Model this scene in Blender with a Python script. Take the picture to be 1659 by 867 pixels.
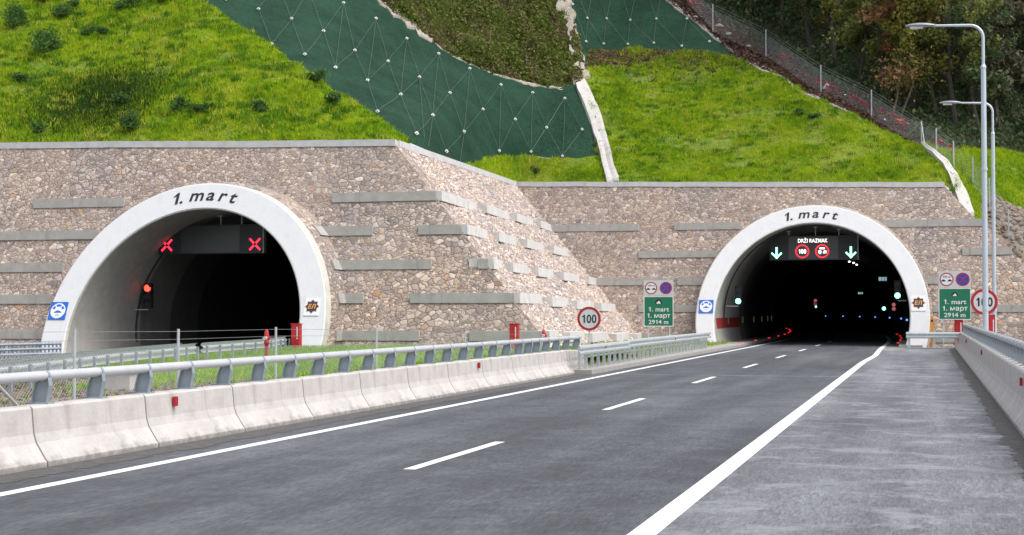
import bpy, bmesh, math, random
import numpy as np
from mathutils import Vector, Matrix, noise as mnoise
from mathutils.geometry import delaunay_2d_cdt, tessellate_polygon

R = math.radians
random.seed(7)
rng = np.random.default_rng(7)
for o in list(bpy.data.objects):
    bpy.data.objects.remove(o)
scene = bpy.context.scene
col = scene.collection

# ------------------------------------------------------------------ camera, light, exposure
EYE = 1.96
F_PX = 2500.0
PITCH = R(1.661)
YAW = R(15.05)
cd = bpy.data.cameras.new('camera')
cam = bpy.data.objects.new('camera', cd)
col.objects.link(cam)
cam.location = (0, 0, EYE)
cam.rotation_euler = (R(90) + PITCH, 0, YAW)
cd.sensor_width = 36
cd.lens = F_PX / 1659 * 36
cd.clip_start = 0.1
cd.clip_end = 2000
scene.camera = cam

SUN_EL, SUN_AZ = 60, 104          # azimuth clockwise from +Y
w = bpy.data.worlds.new("World")
scene.world = w
w.use_nodes = True
nt = w.node_tree
nt.nodes.clear()
sky = nt.nodes.new('ShaderNodeTexSky')
sky.sky_type = 'NISHITA'
sky.sun_disc = False
sky.sun_elevation = R(SUN_EL)
sky.sun_rotation = R(SUN_AZ)
sky.dust_density = 3.0
hsv = nt.nodes.new('ShaderNodeHueSaturation')
hsv.inputs['Saturation'].default_value = 0.38
bg = nt.nodes.new('ShaderNodeBackground')
bg.inputs['Strength'].default_value = 0.15
out = nt.nodes.new('ShaderNodeOutputWorld')
nt.links.new(sky.outputs[0], hsv.inputs['Color'])
nt.links.new(hsv.outputs[0], bg.inputs['Color'])
nt.links.new(bg.outputs[0], out.inputs['Surface'])
sd = bpy.data.lights.new('sun', 'SUN')
sd.energy = 0.9
sd.angle = R(40)
sd.color = (1, .96, .9)
sun = bpy.data.objects.new('sun', sd)
col.objects.link(sun)
az, el = R(SUN_AZ), R(SUN_EL)
sdir = Vector((math.sin(az) * math.cos(el), math.cos(az) * math.cos(el), math.sin(el)))
sun.rotation_euler = sdir.to_track_quat('Z', 'Y').to_euler()
sun.location = (20, -20, 60)
scene.view_settings.view_transform = 'Standard'
scene.view_settings.look = 'None'
scene.view_settings.exposure = 0.95
scene.view_settings.gamma = 1
scene.view_settings.use_curve_mapping = False

# ------------------------------------------------------------------ survey helpers: photo point + a known distance -> place
FW = Vector((-math.sin(YAW) * math.cos(PITCH), math.cos(YAW) * math.cos(PITCH), math.sin(PITCH)))
RT = Vector((math.cos(YAW), math.sin(YAW), 0))
UP = RT.cross(FW)
O = Vector((0, 0, EYE))


def ray(x, y):
    return FW + RT * ((x - 829.5) / F_PX) - UP * ((y - 433.5) / F_PX)


def onY(x, y, Y):
    r = ray(x, y)
    return O + r * (Y / r.y)


def onX(x, y, X):
    r = ray(x, y)
    return O + r * (X / r.x)


def onplane(x, y, Y0, b):
    r = ray(x, y)
    return O + r * ((Y0 + b * EYE) / (r.y - b * r.z))


# ------------------------------------------------------------------ materials
class NT:
    def __init__(s, name):
        s.m = bpy.data.materials.new(name)
        s.m.use_nodes = True
        s.t = s.m.node_tree
        s.t.nodes.clear()
        s.o = s.t.nodes.new('ShaderNodeOutputMaterial')
        s.b = s.t.nodes.new('ShaderNodeBsdfPrincipled')
        s.t.links.new(s.b.outputs[0], s.o.inputs['Surface'])
        s.tc = s.t.nodes.new('ShaderNodeTexCoord')

    def n(s, t, **k):
        x = s.t.nodes.new(t)
        for a, v in k.items():
            setattr(x, a, v)
        return x

    def l(s, a, b):
        s.t.links.new(a, b)

    def mapping(s, scale=(1, 1, 1), rot=(0, 0, 0)):
        mp = s.n('ShaderNodeMapping')
        mp.inputs['Scale'].default_value = scale
        mp.inputs['Rotation'].default_value = rot
        s.l(s.tc.outputs['Object'], mp.inputs['Vector'])
        return mp.outputs[0]

    def noise(s, scale, vec=None, detail=4, rough=.55, dist=0):
        x = s.n('ShaderNodeTexNoise')
        x.inputs['Scale'].default_value = scale
        x.inputs['Detail'].default_value = detail
        x.inputs['Roughness'].default_value = rough
        x.inputs['Distortion'].default_value = dist
        s.l(vec if vec is not None else s.tc.outputs['Object'], x.inputs['Vector'])
        return x.outputs['Fac']

    def ramp(s, fac, stops, interp='LINEAR'):
        x = s.n('ShaderNodeValToRGB')
        x.color_ramp.interpolation = interp
        e = x.color_ramp.elements
        while len(e) > 1:
            e.remove(e[-1])
        for i, (p, c) in enumerate(stops):
            c = (c, c, c) if not isinstance(c, tuple) else c
            if i == 0:
                q = e[0]
                q.position = p
            else:
                q = e.new(p)
            q.color = (*c, 1)
        s.l(fac, x.inputs['Fac'])
        return x.outputs['Color']

    def mix(s, a, b, fac, mode='MIX'):
        x = s.n('ShaderNodeMix', data_type='RGBA', blend_type=mode)
        for v, i in ((fac, 0), (a, 6), (b, 7)):
            if isinstance(v, (int, float)):
                x.inputs[i].default_value = v
            elif isinstance(v, tuple):
                x.inputs[i].default_value = (*v, 1)
            else:
                s.l(v, x.inputs[i])
        return x.outputs[2]

    def color(s, c):
        if isinstance(c, tuple):
            s.b.inputs['Base Color'].default_value = (*c, 1)
        else:
            s.l(c, s.b.inputs['Base Color'])

    def rough(s, r):
        s.b.inputs['Roughness'].default_value = r

    def bump(s, h, strength=.5, dist=.02):
        x = s.n('ShaderNodeBump')
        x.inputs['Strength'].default_value = strength
        x.inputs['Distance'].default_value = dist
        s.l(h, x.inputs['Height'])
        s.l(x.outputs[0], s.b.inputs['Normal'])


def plain(name, c, rough=.5, metal=0, var=.12, scale=6, bump=0):
    t = NT(name)
    d = tuple(v * (1 - var) for v in c)
    e = tuple(min(1, v * (1 + var)) for v in c)
    t.color(t.ramp(t.noise(scale), [(.3, d), (.7, e)]))
    t.rough(rough)
    t.b.inputs['Metallic'].default_value = metal
    if bump:
        t.bump(t.noise(scale * 8), bump, .01)
    return t.m


def emit(name, c, strength):
    t = NT(name)
    t.color((.02, .02, .02))
    t.b.inputs['Emission Color'].default_value = (*c, 1)
    t.b.inputs['Emission Strength'].default_value = strength
    return t.m


def stone_mat(name, mortar=(.36, .325, .30), bumpk=.75, lift=1.0, fine_k=1.24, tint=(.965, .98, .985)):
    t = NT(name)
    v = t.mapping((3.3, 3.3, 4.3))
    dn = t.n('ShaderNodeTexNoise')
    dn.inputs['Scale'].default_value = 1.6
    dn.inputs['Detail'].default_value = 3
    t.l(v, dn.inputs['Vector'])
    vv = t.n('ShaderNodeMix', data_type='RGBA', blend_type='LINEAR_LIGHT')
    vv.inputs[0].default_value = .22
    t.l(v, vv.inputs[6])
    t.l(dn.outputs['Color'], vv.inputs[7])
    vec = vv.outputs[2]
    sel = t.ramp(t.noise(.9, None, 2), [(.5, 0), (.505, 1)])
    cols, edges = [], []
    for sc in (.82, 1.38):
        vo = t.n('ShaderNodeTexVoronoi', feature='F1')
        vo.inputs['Scale'].default_value = sc * fine_k
        t.l(vec, vo.inputs['Vector'])
        ve = t.n('ShaderNodeTexVoronoi', feature='DISTANCE_TO_EDGE')
        ve.inputs['Scale'].default_value = sc * fine_k
        t.l(vec, ve.inputs['Vector'])
        cols.append(vo.outputs['Color'])
        edges.append(ve.outputs['Distance'])
    ccol = t.mix(cols[0], cols[1], sel)
    emx = t.n('ShaderNodeMix', data_type='FLOAT')
    t.l(sel, emx.inputs[0])
    t.l(edges[0], emx.inputs[2])
    t.l(edges[1], emx.inputs[3])
    edist = emx.outputs[0]
    sep = t.n('ShaderNodeSeparateColor')
    t.l(ccol, sep.inputs[0])
    pal = t.ramp(sep.outputs[0], [
        (0.0, (.30, .245, .215)), (.1, (.37, .305, .27)), (.22, (.32, .27, .24)), (.34, (.40, .335, .295)),
        (.46, (.345, .29, .26)), (.58, (.42, .36, .315)), (.68, (.29, .245, .225)), (.77, (.38, .305, .235)),
        (.85, (.47, .405, .35)), (.93, (.36, .23, .155)), (.945, (.22, .20, .195)), (.965, (.53, .46, .40))], 'CONSTANT')
    val = t.ramp(sep.outputs[1], [(0, .76), (1, 1.22)])
    c = t.mix(pal, val, 1.0, 'MULTIPLY')
    fine = t.ramp(t.noise(14, None, 5, .65), [(.25, .66), (.75, 1.28)])
    c = t.mix(c, fine, 1.0, 'MULTIPLY')
    mo = t.mix(mortar, (mortar[0] * .45, mortar[1] * .43, mortar[2] * .42), t.ramp(t.noise(.35, None, 3), [(.32, 0), (.52, 1)]))
    edge = t.ramp(edist, [(.012, 0), (.055, 1)])
    c = t.mix(mo, c, edge)
    big = t.ramp(t.noise(.22, None, 3), [(.3, (.88, .9, .92)), (.7, (1.1, 1.04, .97))])
    c = t.mix(c, big, 1.0, 'MULTIPLY')
    c = t.mix(c, (1.11 * lift * tint[0], 1.065 * lift * tint[1], 1.05 * lift * tint[2]), 1.0, 'MULTIPLY')
    t.color(c)
    t.rough(.88)
    h = t.ramp(edist, [(.0, 0), (.08, .75), (.25, 1)])
    hh = t.mix(h, t.noise(9, None, 4), .3)
    hh = t.mix(hh, t.ramp(sep.outputs[2], [(0, 0), (1, 1)]), .25)
    t.bump(hh, bumpk, .09)
    return t.m


def concrete_mat(name, c, stain=.35, streak=True, rough=.85, foot=None):
    t = NT(name)
    base = t.ramp(t.noise(2.2, None, 6, .6), [(.3, tuple(v * (1 - .14) for v in c)), (.7, tuple(min(1, v * 1.1) for v in c))])
    fine = t.ramp(t.noise(40, None, 3), [(.3, .9), (.7, 1.06)])
    b = t.mix(base, fine, 1.0, 'MULTIPLY')
    if streak:
        st = t.ramp(t.noise(1.0, t.mapping((3.5, 3.5, .55)), 5, .6, .6), [(.56, 0), (.74, stain)])
        b = t.mix(b, tuple(v * .55 * k for v, k in zip(c, (1, .9, .8))), st)
        ds = t.ramp(t.noise(1.0, t.mapping((.9, .9, 3.5)), 5, .65, .8), [(.58, 0), (.75, stain * .8)])
        b = t.mix(b, tuple(v * .62 * k for v, k in zip(c, (1, .92, .82))), ds)
    if foot:
        sp = t.n('ShaderNodeSeparateXYZ')
        t.l(t.tc.outputs['Object'], sp.inputs[0])
        ad = t.n('ShaderNodeMath', operation='MULTIPLY_ADD')
        t.l(t.noise(5, None, 5, .7), ad.inputs[0])
        ad.inputs[1].default_value = -.34
        t.l(sp.outputs[2], ad.inputs[2])
        f = t.ramp(ad.outputs[0], [(0.0, .0), (1, 1)])
        mr = t.n('ShaderNodeMapRange')
        t.l(ad.outputs[0], mr.inputs[0])
        mr.inputs[1].default_value = -.16
        mr.inputs[2].default_value = -.04
        mr.inputs[3].default_value = .62
        mr.inputs[4].default_value = 0
        b = t.mix(b, (.11, .10, .09), mr.outputs[0])
    t.color(b)
    t.rough(rough)
    t.bump(t.noise(25, None, 5), .25, .01)
    return t.m


def asphalt_mat(name, c, streak, dirx=True):
    t = NT(name)
    fine = t.mix(t.ramp(t.noise(26, None, 6, .85), [(.3, .55), (.7, 1.5)]), t.ramp(t.noise(110, None, 2, .8), [(.3, .6), (.7, 1.45)]), .5)
    big = t.ramp(t.noise(.16, t.mapping((1.6, .5, 1)), 4), [(.3, .62), (.7, 1.32)])
    # pale drag streaks across the lanes, finer ones inside them
    s1 = t.ramp(t.noise(1, t.mapping((.9, .9, 1), (0, 0, R(14))), 8, .72, .4), [(.5, 0), (.6, 1)])
    s2 = t.ramp(t.noise(1, t.mapping((2.2, 7.5, 1), (0, 0, R(5))), 6, .75), [(.46, .1), (.6, 1)])
    s3 = t.ramp(t.noise(1, t.mapping((.9, .05, 1)), 3), [(.38, .70), (.62, 1.14)])   # wheel tracks along the lane
    g1 = t.ramp(t.noise(1, t.mapping((38, 4.5, 1)), 3, .8), [(.3, .55), (.7, 1.5)])
    g2 = t.ramp(t.noise(1, t.mapping((13, 1.6, 1)), 4, .8), [(.3, .70), (.7, 1.34)])
    a = t.mix(c, fine, .6, 'MULTIPLY')
    a = t.mix(a, g1, 1.0, 'MULTIPLY')
    a = t.mix(a, g2, 1.0, 'MULTIPLY')
    a = t.mix(a, big, 1.0, 'MULTIPLY')
    a = t.mix(a, s3, 1.0, 'MULTIPLY')
    lite = tuple(v * 2.1 for v in c)
    k = t.mix(s1, s2, .5, 'MULTIPLY')
    k2 = t.n('ShaderNodeMath', operation='MULTIPLY')
    sc = t.n('ShaderNodeSeparateColor')
    t.l(k, sc.inputs[0])
    t.l(sc.outputs[0], k2.inputs[0])
    k2.inputs[1].default_value = streak
    a = t.mix(a, lite, k2.outputs[0])
    dk = t.ramp(t.noise(1, t.mapping((.55, .5, 1), (0, 0, R(12))), 8, .7), [(.49, 0), (.64, .42)])
    a = t.mix(a, tuple(v * .55 for v in c), dk)
    t.color(a)
    t.rough(.82)
    t.b.inputs['Specular IOR Level'].default_value = .35
    t.bump(t.noise(90, None, 3), .35, .01)
    return t.m


def ground_mat(name, c1, c2, c3, scale=1.2, bump=.6, rough=.95):
    t = NT(name)
    a = t.mix(c1, c2, t.ramp(t.noise(scale, None, 6, .65), [(.38, 0), (.62, 1)]))
    a = t.mix(a, c3, t.ramp(t.noise(scale * 4.3, None, 5, .7), [(.52, 0), (.68, 1)]))
    a = t.mix(a, t.ramp(t.noise(scale * 22, None, 4, .7), [(.3, .7), (.7, 1.25)]), 1.0, 'MULTIPLY')
    t.color(a)
    t.rough(rough)
    t.bump(t.noise(scale * 9, None, 6, .7), bump, .12)
    return t.m


def blade_mat(name, cols, scale=.35, trans=.35):
    """foliage whose tone follows a slow noise over the ground plus a fine one from tuft to tuft"""
    t = NT(name)
    n1 = t.noise(scale, None, 4, .6)
    n2 = t.noise(scale * 9, None, 3, .7)
    mx = t.n('ShaderNodeMix', data_type='FLOAT')
    mx.inputs[0].default_value = .55
    t.l(n1, mx.inputs[2])
    t.l(n2, mx.inputs[3])
    k = len(cols)
    c = t.ramp(mx.outputs[0], [(.32 + .36 * i / (k - 1), cc) for i, cc in enumerate(cols)])
    t.color(c)
    t.rough(.7)
    t.b.inputs['Specular IOR Level'].default_value = .2
    tr = t.n('ShaderNodeBsdfTranslucent')
    t.l(c, tr.inputs['Color'])
    ms = t.n('ShaderNodeMixShader')
    ms.inputs[0].default_value = trans
    t.l(t.b.outputs[0], ms.inputs[1])
    t.l(tr.outputs[0], ms.inputs[2])
    t.l(ms.outputs[0], t.o.inputs['Surface'])
    return t.m


M = {}
M['stone'] = stone_mat('rubble_stone')
M['stone_pale'] = stone_mat('rubble_stone_slope', mortar=(.24, .20, .18), bumpk=1.0, lift=1.32, fine_k=1.3, tint=(.985, 1.02, 1.055))
M['band_pale'] = concrete_mat('block_concrete', (.60, .585, .56), .25)
M['band'] = concrete_mat('band_concrete', (.40, .388, .36), .6)
M['coping'] = concrete_mat('coping_concrete', (.56, .56, .565), .3)
M['ring'] = concrete_mat('portal_paint', (.655, .655, .66), .16, True, .6)
_r = [n for n in M['ring'].node_tree.nodes if n.type == 'VALTORGB'][0]
for _e, _v in zip(_r.color_ramp.elements, (.635, .675)):
    _e.color = (_v, _v, _v * 1.01, 1)
M['ring_edge'] = concrete_mat('portal_edge', (.56, .545, .48), .25)
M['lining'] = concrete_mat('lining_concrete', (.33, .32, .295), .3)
M['lining_mid'] = concrete_mat('lining_concrete_shaded', (.17, .165, .155), .4)  # bore linings darken in steps: the fade of daylight is put into their colour
M['lining_deep'] = concrete_mat('lining_concrete_deep_shade', (.08, .078, .075), .4)
M['lining_dark'] = concrete_mat('lining_darkest_shade', (.035, .036, .04), .3)
M['barrier'] = concrete_mat('barrier_concrete', (.49, .457, .432), .5, True, .85, True)
M['kerb'] = concrete_mat('kerb_concrete', (.34, .32, .30), .4)
M['drain'] = concrete_mat('drain_concrete', (.50, .475, .45), .45)
M['asphalt'] = asphalt_mat('asphalt', (.080, .084, .092), .26)
M['shoulder'] = asphalt_mat('shoulder_asphalt', (.148, .150, .163), .72)
M['apron'] = asphalt_mat('apron_concrete', (.20, .196, .20), .25)
_p = NT('road_paint')
_c = _p.ramp(_p.noise(1, _p.mapping((9, 2.2, 1)), 6, .75), [(.3, (.44, .44, .45)), (.42, (.70, .70, .70)), (.7, (.80, .80, .79))])
_p.color(_p.mix(_c, (.30, .30, .31), _p.ramp(_p.noise(1, _p.mapping((2.2, .35, 1)), 8, .8), [(.64, 0), (.72, .75)])))
_p.rough(.7)
M['paint'] = _p.m
M['paint_worn'] = plain('road_paint_worn', (.30, .30, .31), .8, 0, .3, 3)
M['galv'] = plain('galvanised_steel', (.54, .575, .585), .42, .35, .12, 5)
M['galv_dark'] = plain('galvanised_post', (.30, .34, .38), .5, .3, .15, 5)
M['rail'] = plain('rail_tube', (.50, .505, .515), .42, .15, .06, 3)
M['rail_post'] = plain('rail_post', (.27, .31, .345), .5, .2, .12, 6)
M['lamp'] = plain('lamp_steel', (.50, .56, .62), .45, .25, .06, 2)
M['lamp_head'] = plain('lamp_head', (.30, .32, .34), .35, .3, .05, 4)
M['glass'] = plain('lamp_glass', (.55, .55, .5), .15, 0, .05, 4)
M['wire'] = plain('fence_wire', (.30, .31, .32), .5, .4, .1, 5)
M['fence_post'] = plain('fence_post', (.45, .48, .50), .5, .3, .1, 5)
M['sign_grey'] = plain('sign_plate_grey', (.55, .56, .57), .45, 0, .04, 3)
M['sign_white'] = plain('sign_white', (.62, .63, .64), .45, 0, .04, 3)
M['sign_red'] = plain('sign_red', (.40, .012, .022), .45, 0, .06, 3)
M['sign_blue'] = plain('sign_blue', (.018, .055, .36), .45, 0, .05, 3)
M['info_blue'] = plain('info_blue', (.012, .12, .50), .45, 0, .05, 3)
M['sign_green'] = plain('sign_green', (.004, .16, .078), .45, 0, .06, 3)
M['black'] = plain('black_paint', (.012, .012, .016), .6, 0, .1, 4)
M['navy'] = plain('navy_badge', (.035, .028, .06), .5, 0, .1, 4)
M['gold'] = plain('gold_badge', (.70, .33, .03), .5, 0, .08, 4)
M['white'] = plain('white_vinyl', (.74, .75, .76), .5, 0, .03, 4)
M['red_box'] = plain('red_enamel', (.46, .018, .022), .4, 0, .1, 3)
M['yellow'] = plain('yellow_post', (.72, .27, .02), .5, 0, .1, 4)
M['reflector'] = plain('red_reflector', (.36, .01, .028), .25, 0, .05, 5)
M['dark_box'] = plain('cabinet_dark', (.022, .027, .031), .5, 0, .08, 3)
M['screen'] = plain('screen_grey', (.055, .065, .072), .35, 0, .05, 3)
M['screen_on'] = plain('screen_grey_warm', (.075, .075, .085), .35, 0, .05, 3)
M['band_red'] = plain('tunnel_red_band', (.30, .02, .02), .6, 0, .15, 3)
M['seam'] = plain('joint_sealant', (.10, .09, .085), .9, 0, .2, 6)
M['led_red'] = emit('led_red', (1, .02, .05), 1.6)
M['led_redring'] = emit('led_red_ring', (1, .03, .05), .75)
M['led_green'] = emit('led_green', (.25, 1, .62), 2.2)
M['led_white'] = emit('led_white', (1, .98, .92), 1.1)
M['lamp_green'] = emit('signal_green', (.12, 1, .62), 5)
M['lamp_red'] = emit('signal_red', (1, .035, .02), 3.2)
M['stud_red'] = emit('stud_red', (1, .03, .03), .65)
M['blue_light'] = emit('blue_marker', (.12, .3, 1), 1.1)
M['warm_light'] = emit('tunnel_lamp', (1, .95, .75), 2.2)
M['cyan_panel'] = emit('lit_panel', (.35, .6, .62), .35)
M['soil'] = ground_mat('bare_soil', (.19, .145, .11), (.27, .215, .165), (.12, .11, .07), .9)
M['turf_soil'] = ground_mat('turf_soil', (.11, .17, .012), (.17, .21, .02), (.09, .085, .03), .35, .5)
M['turf_dark'] = ground_mat('turf_dark', (.06, .08, .016), (.11, .10, .04), (.13, .10, .065), .6, .8)
M['litter'] = ground_mat('leaf_litter_ground', (.10, .065, .045), (.15, .10, .072), (.07, .06, .04), 1.0, .9)
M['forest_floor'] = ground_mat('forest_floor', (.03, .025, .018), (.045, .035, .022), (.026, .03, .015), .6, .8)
M['far'] = ground_mat('plain_ground', (.10, .11, .06), (.12, .12, .07), (.09, .09, .06), .1, .2)
M['blade'] = blade_mat('grass_blade', [(.075, .165, .008), (.165, .31, .008), (.30, .45, .011), (.44, .53, .022), (.50, .48, .09)])
M['blade_tuft'] = blade_mat('grass_blade_tuft', [(.04, .12, .008), (.085, .20, .010), (.17, .31, .012)], 1.2)
M['blade_pale'] = blade_mat('grass_blade_pale', [(.26, .33, .02), (.38, .42, .03), (.44, .42, .09)], 1.2)
M['blade_dark'] = blade_mat('grass_blade_dark', [(.022, .055, .016), (.035, .075, .014), (.06, .11, .014)], .8)
M['blade_median'] = blade_mat('grass_blade_median', [(.13, .28, .01), (.24, .43, .014), (.36, .54, .03)], .5)
M['shrub'] = blade_mat('shrub_leaf', [(.035, .085, .022), (.065, .14, .032), (.13, .21, .06)], 3)
M['bramble'] = blade_mat('bramble_leaf', [(.06, .11, .016), (.10, .15, .022), (.14, .17, .03), (.17, .13, .075), (.22, .165, .12)], .45, .25)
M['dead_leaf'] = blade_mat('fallen_leaf', [(.08, .045, .033), (.13, .075, .052), (.19, .12, .085), (.28, .20, .15)], 2.5, .1)
M['bark'] = plain('bark', (.05, .042, .034), .9, 0, .3, 3, .5)
M['bark_pale'] = plain('bark_pale', (.12, .10, .075), .9, 0, .3, 3, .5)
M['rock'] = plain('pale_rock', (.33, .295, .25), .9, 0, .2, 4, .5)
M['rubble'] = ground_mat('rubble_rock', (.20, .155, .115), (.30, .25, .20), (.13, .10, .075), 2, .5)
M['plastic_red'] = plain('plastic_net_red', (.33, .02, .035), .6, 0, .3, 6)
M['bucket'] = plain('white_plastic', (.6, .6, .6), .5, 0, .05, 6)
M['cable'] = plain('net_cable', (.13, .165, .15), .5, .3, .1, 5)
M['plate'] = plain('anchor_plate', (.52, .54, .53), .5, .1, .05, 5)
M['leaf_orange'] = blade_mat('leaf_orange', [(0.1625, 0.09425, 0.04875), (0.3087, 0.1706, 0.078), (0.4713, 0.2681, 0.1219)], 1.2, .3)
M['leaf_olive'] = blade_mat('leaf_olive', [(0.08125, 0.1008, 0.02925), (0.1625, 0.1869, 0.04875), (0.2762, 0.2844, 0.07313)], 1.2, .3)
M['leaf_yellow'] = blade_mat('leaf_yellow', [(0.1137, 0.1219, 0.02925), (0.2275, 0.2194, 0.0455), (0.39, 0.325, 0.065)], 1.2, .3)
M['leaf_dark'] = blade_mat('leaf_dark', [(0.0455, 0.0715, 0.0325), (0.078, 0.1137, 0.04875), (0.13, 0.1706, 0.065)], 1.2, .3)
M['leaf_russet'] = blade_mat('leaf_russet', [(0.1137, 0.0585, 0.04387), (0.2113, 0.1072, 0.07475), (0.325, 0.1706, 0.117)], 1.2, .3)
M['leaf_grey'] = blade_mat('leaf_grey', [(0.08937, 0.08937, 0.0585), (0.1625, 0.156, 0.1008), (0.26, 0.2356, 0.1544)], 1.2, .3)


def net_mat():
    t = NT('green_erosion_mesh')
    a = t.mix((.012, .036, .0215), (.019, .052, .031), t.ramp(t.noise(.35, None, 4), [(.35, 0), (.65, 1)]))
    a = t.mix(a, (.009, .014, .009), t.ramp(t.noise(1.6, None, 5, .7), [(.56, 0), (.72, .6)]))
    wv = t.ramp(t.noise(11, None, 3, .8), [(.35, .55), (.65, 1.6)])
    a = t.mix(a, wv, 1.0, 'MULTIPLY')
    t.color(a)
    t.rough(.75)
    t.b.inputs['Specular IOR Level'].default_value = .06
    t.bump(t.noise(1.4, None, 5, .6), .6, .25)
    return t.m


M['net'] = net_mat()


# ------------------------------------------------------------------ mesh builder
class Frame:
    """a flat 2-D drawing board placed in the world: u right, v up, n towards the viewer of the board"""
    def __init__(s, o, u=(1, 0, 0), v=(0, 0, 1)):
        s.o = Vector(o)
        s.u = Vector(u).normalized()
        s.v = Vector(v).normalized()
        s.n = s.u.cross(s.v)

    def p(s, a, b, d=0):
        return s.o + s.u * a + s.v * b + s.n * d

    def sub(s, a, b, d=0):
        return Frame(s.p(a, b, d), s.u, s.v)


_txt = {}


def _raw_text(body, bold, align='LEFT'):
    cu = bpy.data.curves.new('t', 'FONT')
    cu.body = body
    cu.align_x = align
    cu.size = 1
    cu.offset = bold
    cu.resolution_u = 3
    ob = bpy.data.objects.new('t', cu)
    col.objects.link(ob)
    dg = bpy.context.evaluated_depsgraph_get()
    me = bpy.data.meshes.new_from_object(ob.evaluated_get(dg))
    vs = [(v.co.x, v.co.y) for v in me.vertices]
    fs = [tuple(p.vertices) for p in me.polygons]
    bpy.data.objects.remove(ob)
    bpy.data.curves.remove(cu)
    bpy.data.meshes.remove(me)
    return vs, fs


_adv = {}


def _glyph(ch, bold):
    """outline and advance of one letter; the figure one gets a flag"""
    key = (ch, bold)
    if key not in _adv:
        bar = max(x for x, y in _raw_text('|', 0)[0])
        if ch == ' ':
            _adv[key] = ([], [], .28)
        elif ch == '1':
            h = max(y for x, y in _raw_text('0', 0)[0])
            w_ = .055 + bold
            x1 = .30
            vs = [(x1 - w_, 0), (x1 + w_, 0), (x1 + w_, h), (x1 - w_ * .5, h), (x1 - w_, h * .93), (x1 - .21, h * .76), (x1 - .21, h * .62), (x1 - w_, h * .74)]
            _adv[key] = (vs, [(0, 1, 2, 3, 4, 7), (4, 5, 6, 7)], .50)
        else:
            vs, fs = _raw_text(ch, bold)
            a = max(x for x, y in _raw_text(ch + '|', 0)[0]) - bar
            _adv[key] = (vs, fs, a)
    return _adv[key]


def text_mesh(body, bold=0.0, shear=0.0):
    key = (body, bold, shear)
    if key not in _txt:
        V, F, x0 = [], [], 0.0
        for ch in body:
            vs, fs, a = _glyph(ch, bold)
            k = len(V)
            V += [(x + x0, y) for x, y in vs]
            F += [tuple(i + k for i in f) for f in fs]
            x0 += a + bold * .8
        _txt[key] = ([(x - x0 / 2 + shear * (y - .3), y) for x, y in V], F)
    return _txt[key]


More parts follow.
